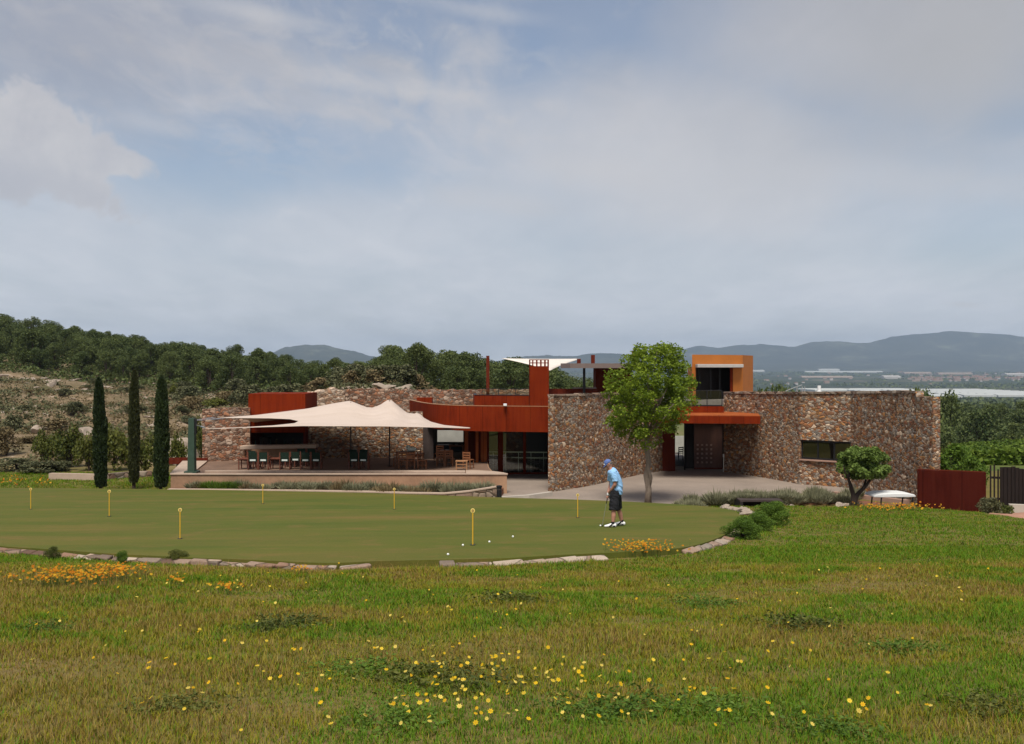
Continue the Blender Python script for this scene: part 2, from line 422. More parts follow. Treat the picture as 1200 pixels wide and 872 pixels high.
def hill_h(x,y):
    y=np.maximum(np.asarray(y,float),55); px=600+F*x/y
    ld=np.log(np.clip(y,60,16000)); LD=np.log(HD)
    i=np.clip(np.searchsorted(HPX,px)-1,0,len(HPX)-2); j=np.clip(np.searchsorted(LD,ld)-1,0,len(LD)-2)
    u=np.clip((px-HPX[i])/(HPX[i+1]-HPX[i]),0,1); v=np.clip((ld-LD[j])/(LD[j+1]-LD[j]),0,1)
    u=u*u*(3-2*u)*.5+u*.5
    return (HZ[i,j]*(1-u)+HZ[i+1,j]*u)*(1-v)+(HZ[i,j+1]*(1-u)+HZ[i+1,j+1]*u)*v
TR=dict(x0=8.3,x1=18.5,y0=39.8,y1=43.2)
def H(x,y):
    x=np.asarray(x,float); y=np.asarray(y,float)
    m=-1.7-.108*np.clip(y,-20,19)-.085*np.clip(y-19,0,22)
    m=m+(fbm(x*.35,y*.35,3)-.5)*.16*sst(4,9,y)+(fbm(x*1.3,y*1.3,5)-.5)*.06
    base=m+(-6.06-m)*sst(38.2,42.5,y)
    # right hand path dips a little
    base=base-.25*sst(15.5,18,x)*sst(33,37,y)*(1-sst(40,44,y))
    # cart track cut
    tr=sst(TR['x0']-.8,TR['x0']+.4,x)*(1-sst(TR['x1']-.4,TR['x1']+.8,x))*sst(TR['y0']-.6,TR['y0']+.3,y)*(1-sst(TR['y1']-.3,TR['y1']+.5,y))
    base=base-tr*(base+7.05)
    near=(y<52)
    sd=np.full(x.shape,50.0)
    if near.any(): sd[near]=poly_sd(GS,x[near],y[near])
    g=gz(y)-.10
    k=sst(.25,1.5,sd)
    base=np.where(sd<1.5,g*(1-k)+base*k,base)
    h=hill_h(x,y)
    det=(fbm(x*.06,y*.06,9)-.5)*np.clip((y-60)*.02,0,1)*2.2+(fbm(x*.3,y*.3,21,3)-.5)*.5*sst(62,75,y)
    det=det*(1-sst(400,900,y))
    px=600+F*x/np.maximum(y,1)
    # terraces on the left slope
    ter=sst(330,200,px)*sst(70,85,y)*(1-sst(150,175,y)); hh=h+det
    st=1.1; q=hh/st; fr=q-np.floor(q); tz=(np.floor(q)+sst(.62,.95,fr))*st
    hh=hh+(tz-hh)*ter*.75
    return base+(hh-base)*sst(60,71,y)
def Hs(x,y): return float(H(np.array([x]),np.array([y]))[0])

def terrain_mat():
    m,t=newmat('ground')
    o=t.obj(); sp=t.new('ShaderNodeSeparateXYZ'); t.link(o,sp.inputs[0]); yy=sp.outputs[1]; xx=sp.outputs[0]
    # meadow soil
    n1=t.noise(o,.5,5); n2=t.noise(o,9,4)
    mead=t.ramp(t.math('ADD',t.math('MULTIPLY',n1,.6),t.math('MULTIPLY',n2,.4)),[(.3,(.08,.085,.018)),(.5,(.14,.115,.032)),(.72,(.19,.13,.06))])
    # scrub hillside
    h1=t.noise(t.mapv(o,(.45,.75,2.2)),.16,6,.62,.6); h2=t.noise(o,1.3,5,.65)
    scr=t.ramp(t.math('ADD',t.math('MULTIPLY',h1,.6),t.math('MULTIPLY',h2,.4)),[(.34,(.075,.075,.032)),(.45,(.145,.112,.062)),(.54,(.205,.147,.09)),(.59,(.26,.19,.125)),(.62,(.42,.35,.28))])
    # right side vineyard and valley floor
    vr=t.noise(o,.03,4,.6); val=t.ramp(vr,[(.35,(.06,.085,.018)),(.5,(.10,.12,.03)),(.68,(.17,.135,.07))])
    # plain: patchwork of fields
    vo=t.new('ShaderNodeTexVoronoi'); vo.inputs['Scale'].default_value=.0042; t.link(t.mapv(o,(1,.55,1)),vo.inputs['Vector'])
    vs=t.new('ShaderNodeSeparateColor'); t.link(vo.outputs['Color'],vs.inputs[0])
    pl=t.ramp(vs.outputs[0],[(0,(.035,.05,.025)),(.3,(.05,.065,.03)),(.55,(.085,.085,.045)),(.72,(.05,.055,.035)),(.84,(.17,.14,.10)),(.92,(.06,.07,.04))],'CONSTANT')
    pn=t.noise(t.mapv(o,(1,.5,1)),.012,4,.7); pl=t.mix(t.ramp(pn,[(.42,0.0),(.56,1.0)]),(.028,.038,.022),pl)
    c=t.mix(t.ramp(t.math('MULTIPLY',yy,1/200),[(.28,0.0),(.335,1.0)]),mead,scr)
    rt=t.math('GREATER_THAN',t.math('SUBTRACT',xx,t.math('MULTIPLY',yy,.16)),0)
    far1=t.math('MULTIPLY',rt,t.math('GREATER_THAN',yy,58))
    c=t.mix(far1,c,val)
    c=t.mix(t.ramp(t.math('MULTIPLY',yy,1/2000),[(.3,0.0),(.5,1.0)]),c,pl)
    t.finish(c,.95,t.bump(n2,.4,.03),0,.1); return m

ys=np.concatenate([np.linspace(-14,4.6,12),np.linspace(5,48,172),np.geomspace(48.4,320,150),np.geomspace(326,16000,60)])
ts=np.linspace(-1.15,1.15,300)
gx=(ys[:,None]+19)*ts[None,:]; gy=np.repeat(ys[:,None],len(ts),1)
gh=H(gx.ravel(),gy.ravel())
V=np.stack([gx.ravel(),gy.ravel(),gh],1)
nr,nc=len(ys),len(ts)
i,j=np.meshgrid(np.arange(nr-1),np.arange(nc-1),indexing='ij'); a=(i*nc+j).ravel()
loops=np.stack([a,a+1,a+nc+1,a+nc],1).ravel()
ground=np_obj('ground',V,loops,np.arange(0,len(loops),4),terrain_mat(),smooth=True)
tag(ground,'olive meadow falling to the green, with the scrub slope and plain beyond','ground',kind='structure')

# putting green: a sheet with a turf edge
def green_mat():
    m,t=newmat('mown_turf'); o=t.obj()
    b=t.noise(t.mapv(o,(.35,1.1,1)),.42,5,.55,.3); f=t.noise(o,30,3,.7); g=t.noise(t.mapv(o,(.25,1,1)),.16,3)
    st=t.noise(t.mapv(o,(.12,1.6,1)),1.0,3)
    fac=t.math('ADD',t.math('MULTIPLY',b,.45),t.math('ADD',t.math('MULTIPLY',g,.25),t.math('MULTIPLY',st,.3)))
    col=t.ramp(fac,[(.33,(.062,.092,.013)),(.45,(.096,.108,.018)),(.56,(.122,.113,.024)),(.68,(.165,.112,.036))])
    wv=t.new('ShaderNodeTexWave'); wv.inputs['Scale'].default_value=.16; wv.inputs['Distortion'].default_value=1.2; wv.inputs['Detail'].default_value=2; t.link(t.mapv(o,(.25,1,1),(0,0,0),(0,0,.5)),wv.inputs['Vector'])
    col=t.mix(.16,col,t.ramp(wv.outputs['Fac'],[(.42,(.6,.8,.55)),(.58,(1.15,1.05,1.0))]),'MULTIPLY')
    wn=t.noise(o,1.1,4,.6); col=t.mix(t.ramp(wn,[(.54,0.0),(.72,.5)]),col,(.19,.118,.042))
    col=t.mix(.6,col,t.ramp(f,[(.3,(.6,.62,.55)),(.7,(1.1,1.08,1.0))]),'MULTIPLY')
    t.finish(col,.9,t.bump(f,.35,.006),0,.12); return m
bm=bmesh.new()
top=[bm.verts.new((x,y,gz(y)+.02)) for x,y in GS]
face=bm.faces.new(top)
low=[bm.verts.new((x,y,gz(y)-.16)) for x,y in GS]
n=len(GS)
for k in range(n): bm.faces.new((top[k],low[k],low[(k+1)%n],top[(k+1)%n]))
bmesh.ops.triangulate(bm,faces=[face]); bmesh.ops.recalc_face_normals(bm,faces=bm.faces)
me=bpy.data.meshes.new('putting_green'); bm.to_mesh(me); bm.free(); me.materials.append(green_mat())
go=bpy.data.objects.new('putting_green',me); C.objects.link(go)
tag(go,'smooth mown olive putting green with rounded edges in front of the clubhouse','putting green',kind='structure')

def sheet(name,pts,z,mat,label,cat,thick=.25,zf=None):
    b=MB(); n=len(pts); zz=[(zf(x,y) if zf else z) for x,y in pts]
    vs=[(x,y,h) for (x,y),h in zip(pts,zz)]+[(x,y,h-thick) for (x,y),h in zip(pts,zz)]
    a=sum(pts[i][0]*pts[(i+1)%n][1]-pts[(i+1)%n][0]*pts[i][1] for i in range(n))
    fs=[tuple(range(n)),tuple(reversed(range(n,2*n)))]+[(i,i+n,(i+1)%n+n,(i+1)%n) for i in range(n)]
    if a<0: fs=[tuple(reversed(f)) for f in fs]
    b.add(vs,fs)
    o=b.build(name,mat); tag(o,label,cat,kind='structure'); return o
plz=[(X(588,45.2),45.2),(X(650,44.0),44.0),(X(700,42.6),42.6),(X(760,42.9),42.9),(X(800,44),44),(X(850,46),46),(X(900,47),47),(X(950,47.6),47.6),(X(1000,46.4),46.4),(X(1045,44.9),44.9),
     (X(1062,46.5),46.5),(X(1000,50),50),(X(960,53),53),(X(860,60.5),60.5),(X(780,60.5),60.5),(X(640,60),60),(X(585,57.5),57.5)]
sheet('plaza',plz,-6.0,M['plaza'],'pale concrete forecourt between the stone walls and the green','plaza',.2)
path=[(X(1150,34),34),(X(1165,36.5),36.5),(X(1178,39),39),(X(1190,42),42),(X(1210,46),46),(X(1330,46),46),(X(1330,32),32),(X(1210,31.5),31.5)]
# follow the ground
def drape(name,pts,mat,label,cat,lift=.03,res=.5):
    P=np.array(pts); x0,y0=P.min(0); x1,y1=P.max(0)
    nx=int((x1-x0)/res)+2; ny=int((y1-y0)/res)+2
    gx,gy=np.meshgrid(np.linspace(x0,x1,nx),np.linspace(y0,y1,ny)); sd=poly_sd(P,gx.ravel(),gy.ravel())
    z=H(gx.ravel(),gy.ravel())+np.where(sd<0,lift,-.25)
    V=np.stack([gx.ravel(),gy.ravel(),z],1)
    i,j=np.meshgrid(np.arange(ny-1),np.arange(nx-1),indexing='ij'); a=(i*nx+j).ravel()
    q=np.stack([a,a+1,a+nx+1,a+nx],1); keep=(sd[q].min(1)<res*1.2); q=q[keep]
    o=np_obj(name,V,q.ravel(),np.arange(0,q.size,4),mat,smooth=True); tag(o,label,cat,kind='structure'); return o
drape('path',path,M['path'],'sandy pink path at the right beside the dark board fence','path')
sl=[(X(918,40.2),40.2),(X(1066,39.7),39.7),(X(1066,43.6),43.6),(X(1000,45.6),45.6),(X(930,44.6),44.6)]
SOILBED=sl
# vineyard rows down on the right
vine=[(X(1112,62),62),(X(1098,150),150),(X(1420,150),150),(X(1420,62),62)]
def vine_mat():
    m,t=newmat('vineyard'); o=t.obj(); n=t.noise(o,.5,4); t.finish(t.ramp(n,[(.3,(.085,.125,.012)),(.7,(.15,.20,.025))]),.95,None,0,.1); return m
drape('vineyard',vine,vine_mat(),'bright green vineyard floor in the valley at the right','vineyard',.05,3)

drape('red_soil_bed',SOILBED,M['soil'],'red soil bed in front of the long stone wall by the olive','soil',.02,.35)
# ------------------------------------------------------------------ clubhouse
club=empty('clubhouse',(4,54,-6),'low clubhouse of rubble stone walls and rusty steel with an ochre tower','clubhouse')
def part(mb,name,mats,parent=club,label=None,smooth=False,bevel=0):
    o=mb.build(name,mats,parent,smooth,bevel)
    if label: o['label']=label
    return o
def path_eval(pts,step):
    P=[np.array(p,float) for p in pts]; out=[]
    for a,b in zip(P[:-1],P[1:]):
        n=max(1,int(np.linalg.norm(b[:2]-a[:2])/step)); out+=[a+(b-a)*k/n for k in range(n)]
    return out+[P[-1]]
def wall(name,pts,bot,thick,mat,parent=club,label=None,jit=.03,step=.3,opening=None,smoothk=0,rag=0,seed=1):
    """pts (x,y,top) seen left to right; opening=(index0,index1,zlo,zhi) in pts"""
    rnd=random.Random(seed)
    segs=[]; P=[np.array(p,float) for p in pts]
    st=[];op=[]
    for s in range(len(P)-1):
        n=max(1,int(np.linalg.norm(P[s+1][:2]-P[s][:2])/step))
        for k in range(n):
            st.append(P[s]+(P[s+1]-P[s])*k/n); op.append(opening is not None and opening[0]<=s<opening[1])
    st.append(P[-1])
    st=[np.array([a[0],a[1],a[2]+rnd.uniform(-jit,jit)]) for a in st]
    N=len(st); nor=[]
    for i in range(N):
        t=st[min(i+1,N-1)][:2]-st[max(i-1,0)][:2]; t/=np.linalg.norm(t); nor.append(np.array([-t[1],t[0]]))
    b=MB()
    fr=[st[i][:2] for i in range(N)]; bk=[st[i][:2]+nor[i]*thick for i in range(N)]
    def q(p): b.add(p,[(0,1,2,3)])
    for i in range(N-1):
        f0,f1,b0,b1=fr[i],fr[i+1],bk[i],bk[i+1]; t0,t1=st[i][2],st[i+1][2]
        def pan(p,r,z0,za,zb): q([(p[0],p[1],z0),(r[0],r[1],z0),(r[0],r[1],zb),(p[0],p[1],za)])
        if op[i]:
            lo,hi=opening[2],opening[3]
            pan(f0,f1,bot,lo,lo); pan(f0,f1,hi,t0,t1); pan(b1,b0,bot,lo,lo); pan(b1,b0,hi,t1,t0)
            q([(*f0,lo),(*f1,lo),(*b1,lo),(*b0,lo)]); q([(*b0,hi),(*b1,hi),(*f1,hi),(*f0,hi)])
            if i==0 or not op[i-1]: q([(*f0,lo),(*b0,lo),(*b0,hi),(*f0,hi)])
            if not op[i+1]: q([(*b1,lo),(*f1,lo),(*f1,hi),(*b1,hi)])
        else:
            pan(f0,f1,bot,t0,t1); pan(b1,b0,bot,t1,t0)
        q([(*f0,t0),(*f1,t1),(*b1,t1),(*b0,t0)])
    for p,r,t,s in ((fr[0],bk[0],st[0][2],1),(fr[-1],bk[-1],st[-1][2],-1)):
        v=[(*r,bot),(*p,bot),(*p,t),(*r,t)]; q(v if s>0 else v[::-1])
    return part(b,name,mat,parent,label)
def strip(name,pts,z0,z1,thick,mat,parent=club,label=None,top_mat=None):
    """band following pts (x,y), front face on the pts line"""
    P=[np.array(p,float) for p in pts]; N=len(P); nor=[]
    for i in range(N):
        t=P[min(i+1,N-1)]-P[max(i-1,0)]; t/=np.linalg.norm(t); nor.append(np.array([-t[1],t[0]]))
    bk=[P[i]+nor[i]*thick for i in range(N)]
    b=MB(); b.prism([tuple(p) for p in P]+[tuple(p) for p in bk[::-1]],z0,z1)
    return part(b,name,mat,parent,label)
def curve(pts,n=5):
    P=np.array(pts,float); Q=np.vstack([2*P[0]-P[1],P,2*P[-1]-P[-2]]); out=[]
    for i in range(1,len(Q)-2):
        p0,p1,p2,p3=Q[i-1:i+3]
        for k in range(n):
            t=k/n; out.append(.5*((2*p1)+(-p0+p2)*t+(2*p0-5*p1+4*p2-p3)*t*t+(-p0+3*p1-3*p2+p3)*t**3))
    return out+[P[-1]]
def pt(px,d): return (X(px,d),d)

# middle stone wall
mid=curve([(*pt(648.5,47.9),-1.36),(*pt(695,50.5),-1.40),(*pt(745,55),-1.47),(*pt(777,57.4),-1.5)],3)
wall('stone_wall',mid,-7.2,.32,M['stone'],label='slanting rubble stone wall behind the golfer and the tree',seed=2)
# long right wall with window
rp=[(848,56.9,-1.46),(875,55.3,-1.44),(905,53.2,-1.40),(937,50.9,-1.34),(967,50.2,-1.31),(997,49.3,-1.27),(1040,46.1,-1.17),(1073,43.7,-1.10)]
rw=[(*pt(a,d),z) for a,d,z in rp]+[(*pt(1074,43.55),-1.31),(*pt(1093,42.4),-1.29)]
wall('stone_wall',rw,-7.6,.36,M['stone'],label='long rubble stone wall with a slot window at the right',opening=(3,5,-4.72,-3.72),seed=3)
def coping(stations,label,thick=.62,h=.07):
    b=MB(); rnd=random.Random(4); P=[np.array(p,float) for p in path_eval(stations,.55)]
    for a_,c_ in zip(P[:-1],P[1:]):
        t_=c_[:2]-a_[:2]; t_/=np.linalg.norm(t_); n_=np.array([-t_[1],t_[0]]); o0=-.02-rnd.uniform(0,.05); dz=rnd.uniform(-.02,.03); z0=-.05
        q=[a_[:2]+n_*o0,c_[:2]-t_*.015+n_*o0,c_[:2]-t_*.015+n_*thick,a_[:2]+n_*thick]
        b.add([(q[0][0],q[0][1],a_[2]+z0),(q[1][0],q[1][1],c_[2]+z0),(q[2][0],q[2][1],c_[2]+z0),(q[3][0],q[3][1],a_[2]+z0)]+[(q[0][0],q[0][1],a_[2]+h+dz),(q[1][0],q[1][1],c_[2]+h+dz+rnd.uniform(-.015,.015)),(q[2][0],q[2][1],c_[2]+h+dz),(q[3][0],q[3][1],a_[2]+h+dz)],[(0,3,2,1),(4,5,6,7),(0,1,5,4),(1,2,6,5),(2,3,7,6),(3,0,4,7)])
    part(b,'coping',M['edging'],label=label)
coping([tuple(p) for p in mid],'uneven coping stones on the slanting wall',.35,.05)
coping(rw[:8],'uneven coping stones on the long right wall',.39,.06)
# window in the slot
def lerp2(a,b,t): return (a[0]+(b[0]-a[0])*t,a[1]+(b[1]-a[1])*t)
wa,wm,wb=pt(937,50.9),pt(967,50.2),pt(997,49.3)
tdir=Vector((wb[0]-wa[0],wb[1]-wa[1],0)).normalized(); ndir=Vector((-tdir.y,tdir.x,0))
win=MB()
A=Vector((*wa,0))+ndir*.20+tdir*.02; B=Vector((*wb,0))+ndir*.20-tdir*.02
for z0,z1 in ((-4.70,-4.62),(-3.81,-3.74)): win.bar((A.x,A.y,(z0+z1)/2),(B.x,B.y,(z0+z1)/2),.08,.08)
for k in (0,.33,.66,1):
    p=A.lerp(B,.01+k*.98); win.bar((p.x,p.y,-4.62),(p.x,p.y,-3.81),.06,.06)
wo=part(win,'window',M['black'])
pn=MB(); n3=ndir*.02; a=A+n3;b_=B+n3
pn.add([(a.x,a.y,-4.62),(b_.x,b_.y,-4.62),(b_.x,b_.y,-3.81),(a.x,a.y,-3.81)],[(0,1,2,3)]); part(pn,'pane',M['glass'],wo)
sl=MB(); a=Vector((*wa,0))-ndir*.06; b_=Vector((*wb,0))-ndir*.06
sl.add([(a.x,a.y,-4.77),(b_.x,b_.y,-4.77),((b_+ndir*.33).x,(b_+ndir*.33).y,-4.77),((a+ndir*.33).x,(a+ndir*.33).y,-4.77),
        (a.x,a.y,-4.712),(b_.x,b_.y,-4.712),((b_+ndir*.33).x,(b_+ndir*.33).y,-4.712),((a+ndir*.33).x,(a+ndir*.33).y,-4.712)],
       [(0,3,2,1),(4,5,6,7),(0,1,5,4),(1,2,6,5),(2,3,7,6),(3,0,4,7)])
part(sl,'sill',M['pinkcurb'],wo)
# small objects on the window sill inside: a dark room behind
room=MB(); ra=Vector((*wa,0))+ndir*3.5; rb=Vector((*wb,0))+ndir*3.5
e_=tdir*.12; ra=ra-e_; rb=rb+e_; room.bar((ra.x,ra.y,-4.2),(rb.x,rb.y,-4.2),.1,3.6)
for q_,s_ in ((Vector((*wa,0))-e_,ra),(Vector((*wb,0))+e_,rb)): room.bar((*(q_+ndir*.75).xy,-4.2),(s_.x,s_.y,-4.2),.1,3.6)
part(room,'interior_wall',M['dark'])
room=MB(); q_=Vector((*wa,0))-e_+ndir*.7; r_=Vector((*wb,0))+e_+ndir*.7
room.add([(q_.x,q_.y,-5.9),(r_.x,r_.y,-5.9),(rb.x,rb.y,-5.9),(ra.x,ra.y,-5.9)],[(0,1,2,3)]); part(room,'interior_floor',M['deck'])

# lower curved fascia / balcony front
fas=curve([pt(480,61.3),pt(491,57.6),pt(505,54.9),pt(520,53.4),pt(540,52.5),pt(562,52.0),pt(600,51.6),pt(645.5,51.2)],5)
strip('fascia',fas,-3.36,-2.05,.12,M['corten'],label='curved rusty steel balcony front over the terrace')
strip('fascia_cap',[(p[0],p[1]-.012) for p in fas],-2.047,-2.02,.16,M['wood_light'])
slabp=[(p[0]+.05,p[1]+.16) for p in fas]+[pt(652,53),pt(652,63.4),pt(482,63.4)]
b=MB(); b.prism(slabp,-3.2,-2.5); part(b,'roof',[M['roof']])
b=MB(); b.box(X(489,60.5),X(507,60.5),60,60.7,-2.49,-1.86); part(b,'roof_box',M['corten'])
# upper parapet and railing
up=[pt(554.5,58.5),pt(556,56.2),pt(600,55.7),pt(645,55.2)]
strip('parapet',up,-2.499,-1.60,.14,M['corten'])
strip('parapet_cap',[(p[0],p[1]-.02) for p in up],-1.597,-1.565,.18,M['black'])
rg=MB(); rf=MB()
ra_,rb_=pt(565,57.0),pt(643,56.4)
for k in range(5):
    p=lerp2(ra_,rb_,k/4); rf.box(p[0]-.02,p[0]+.02,p[1]-.02,p[1]+.02,-2.49,-1.27)
rf.bar((*ra_,-1.255),(*rb_,-1.255),.04,.03)
ro=part(rf,'railing',M['black']); rg.add([(*ra_,-2.3),(*rb_,-2.3),(*rb_,-1.29),(*ra_,-1.29)],[(0,1,2,3)]); part(rg,'glass_panel',M['rail_glass'],ro)
# chimney with pierced crown
cx0,cx1=X(620.3,53),X(643.3,53); cy0,cy1=53.0,53.9
b=MB(); b.box(cx0,cx1,cy0,cy1,-2.495,.04)
T=.05
def lattice(b,p0,p1,zr,n,th):
    pass
zt=.40; rows=[.04,.19,.24,.37]
for (ya,yb) in ((cy0,cy0+T),(cy1-T,cy1)):
    b.box(cx0,cx1,ya,yb,.19,.235); b.box(cx0,cx1,ya,yb,.36,zt)
    xs=[cx0+(cx1-cx0)*k for k in (0,.05,.16,.21,.36,.42,.57,.63,.78,.84,.95,1.0)]
    for k in range(0,12,2):
        b.box(xs[k],xs[k+1],ya+.002,yb-.002,.03,.39)
for (xa,xb) in ((cx0,cx0+T),(cx1-T,cx1)):
    b.box(xa+.001,xb-.001,cy0+T,cy1-T,.192,.232); b.box(xa+.001,xb-.001,cy0+T,cy1-T,.362,zt-.002)
    for k in (.33,.66):
        y=cy0+(cy1-cy0)*k; b.box(xa+.003,xb-.003,y-.05,y+.05,.03,.39)
part(b,'chimney',M['corten'])
b=MB(); b.box(X(571.7,57.2)-.09,X(571.7,57.2)+.09,57.1,57.28,-2.49,.64); part(b,'corten_post',M['corten_dark'],label='tall rusty post left of the chimney')
# ground floor glass wall under fascia
gz0,gz1=-6.0,-3.21
g0,g1=pt(570,55.4),pt(645,55.9)
gl=MB()
fr=MB()
for px in (571.5,586.5,614.5,643):
    t=(px-570)/75; p=lerp2(g0,g1,t); w=.14 if px==586.5 else .075
    fr.box(p[0]-w,p[0]+w,p[1]-.08,p[1]+.08,gz0,gz1)
fr.bar((g0[0],g0[1],-5.95),(g1[0],g1[1],-5.95),.1,.1); fr.bar((g0[0],g0[1],-3.26),(g1[0],g1[1],-3.26),.1,.1)
fo=part(fr,'glass_wall',M['corten'])
for k,(pa,pb) in enumerate(((573,584.5),(588.5,613),(616,641.5))):
    p=lerp2(g0,g1,(pa-570)/75); q=lerp2(g0,g1,(pb-570)/75); g=MB()
    g.add([(p[0],p[1],-5.9),(q[0],q[1],-5.9),(q[0],q[1],-3.3),(p[0],p[1],-3.3)],[(0,1,2,3)]); part(g,'pane',M['glass'],fo)
hr=MB()
for z in (-4.83,-5.15): hr.bar((g0[0]+.1,g0[1]+1.3,z),(g1[0]-.1,g1[1]+.7,z-.03),.05,.06)
for k in range(5):
    p=lerp2(g0,g1,.1+k*.2); hr.box(p[0]-.015,p[0]+.015,p[1]+.95,p[1]+.98,-5.99,-4.85)
part(hr,'steel_bars',M['steel'])  # two long steel bars and thin uprights behind the glass
# dining room behind the glass
rm=MB()
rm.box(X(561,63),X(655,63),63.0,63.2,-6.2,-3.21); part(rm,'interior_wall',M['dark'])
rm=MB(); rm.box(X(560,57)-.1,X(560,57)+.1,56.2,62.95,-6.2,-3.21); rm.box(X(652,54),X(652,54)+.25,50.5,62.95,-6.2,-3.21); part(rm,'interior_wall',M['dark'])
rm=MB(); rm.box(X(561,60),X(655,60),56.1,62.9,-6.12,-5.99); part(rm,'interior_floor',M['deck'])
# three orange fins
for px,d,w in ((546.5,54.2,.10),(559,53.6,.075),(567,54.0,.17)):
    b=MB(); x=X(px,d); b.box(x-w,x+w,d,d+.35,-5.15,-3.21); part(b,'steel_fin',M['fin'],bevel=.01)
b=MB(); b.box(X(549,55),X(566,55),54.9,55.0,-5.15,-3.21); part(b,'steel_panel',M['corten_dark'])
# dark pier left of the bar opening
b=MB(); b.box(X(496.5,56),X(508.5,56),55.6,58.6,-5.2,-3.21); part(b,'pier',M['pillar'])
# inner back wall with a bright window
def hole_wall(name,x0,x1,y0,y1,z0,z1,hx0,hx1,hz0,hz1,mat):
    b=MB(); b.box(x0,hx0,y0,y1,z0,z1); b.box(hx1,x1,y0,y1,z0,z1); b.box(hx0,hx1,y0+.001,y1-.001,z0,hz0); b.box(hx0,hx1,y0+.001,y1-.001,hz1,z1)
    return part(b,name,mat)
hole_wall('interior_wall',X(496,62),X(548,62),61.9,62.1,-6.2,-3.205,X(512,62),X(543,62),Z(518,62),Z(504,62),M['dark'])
b=MB(); b.box(X(500,65.3),X(556,65.3),65.2,65.4,-7,-3.2); part(b,'bright_backing',M['backing'])  # invented pale wall, added where sun reaches it to brighten the opening
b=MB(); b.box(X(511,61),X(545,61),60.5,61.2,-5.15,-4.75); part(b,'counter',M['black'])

# terrace back walls
wall('stone_wall',[(*pt(237,54.2),-2.32),(*pt(262,54.5),-2.27),(*pt(293,54.8),-2.25)],-6.5,.5,M['stone_back'],label='stone wall left of the bar under the sail',seed=5)
wall('stone_wall',[(*pt(356,55.9),-2.55),(*pt(430,56.4),-2.55),(*pt(499,56.6),-2.55)],-6.5,.5,M['stone'],label='shaded stone wall behind the terrace tables',seed=6)
# upper back wall: pale left end, reddish right
wall('stone_wall',[(*pt(358,63.5),-1.75),(*pt(372,64.2),-1.55),(*pt(392,65),-1.32),(*pt(404,65.5),-1.5)],-6.5,.6,M['stone_pale'],label='pale broken masonry at the left end of the back wall',jit=.12,seed=7)
wall('stone_wall',[(*pt(404,65.6),-1.5),(*pt(430,66),-1.42),(*pt(500,67),-1.52),(*pt(560,68),-1.55),(*pt(662,69),-1.55)],-6.5,.6,M['stone_back'],label='reddish stone back wall behind the balcony',jit=.05,seed=8)
# roofs (seen from a step aside)
b=MB(); b.prism([(p[0]+.05,p[1]+.36) for p in mid]+[pt(778,58.5),pt(848,58.5)]+[(q[0]+.12,q[1]+.40) for q in rw[:8]]+[(X(1085,48),48),(24,66),(X(655,66),66),(X(655,54),54)],-2.25,-1.95); part(b,'roof',M['roof'])

# upper level: grey flat canopy on a thin pillar
b=MB()
cp=[pt(657,57.0),pt(668,56.2),pt(750,56.0),pt(750,61.5),pt(668,61.5)]
b.prism(cp,-.07,.20); part(b,'canopy',M['slab'])
b=MB(); b.box(X(684.5,57.5)-.07,X(684.5,57.5)+.07,57.4,57.54,-1.95,-.07); part(b,'pillar',M['black'])
b=MB(); b.box(X(698,59.5),X(740,59.5),59.4,61.2,-1.95,-.072); part(b,'upper_wall',M['corten_dark'])
b=MB(); b.box(X(643.5,57.8),X(700,57.8),57.8,58.0,-1.95,-1.27); part(b,'parapet',M['corten_dark'])
b=MB(); b.box(X(672,57.6),X(699,57.6),57.6,58.2,-1.268,-1.19); part(b,'parapet_cap',M['slab'])
for px,yt in ((678.5,420.5),(695,416),(743,411)):
    d=60.3; x=X(px,d); b=MB(); b.box(x-.11,x+.11,d,d+.22,.2,Z(yt,d)); part(b,'corten_post',M['corten_dark'])
# entrance: canopy, upper parapet, railing, recess
b=MB(); b.prism([pt(768,52.6),pt(891,51.9),pt(889,55.0),pt(848,57.0),pt(770,57.3)],-2.97,-2.585); part(b,'entrance_canopy',M['corten'],label='flat rusty canopy over the entrance')
b=MB(); b.prism([pt(768.5,52.75),pt(890.3,52.05),pt(888.5,54.9),pt(848,56.9),pt(771,57.2)],-2.583,-2.55); part(b,'canopy_top',M['fin'])
b=MB(); b.box(X(772,55.4),X(848,55.4),55.35,57.3,-2.549,-2.2); part(b,'parapet',M['corten'])
b=MB(); p,q=pt(776,55.5),pt(846,55.5)
for k in range(5):
    r=lerp2(p,q,k/4); b.box(r[0]-.02,r[0]+.02,55.46,55.5,-2.2,-1.32)
b.bar((*p,-2.15),(*q,-2.15),.06,.06); b.bar((*p,-1.31),(*q,-1.31),.04,.04)
ro=part(b,'railing',M['black']); g=MB(); g.add([(p[0],55.52,-2.12),(q[0],55.52,-2.12),(q[0],55.52,-1.33),(p[0],55.52,-1.33)],[(0,1,2,3)]); part(g,'glass_panel',M['rail_glass'],ro)
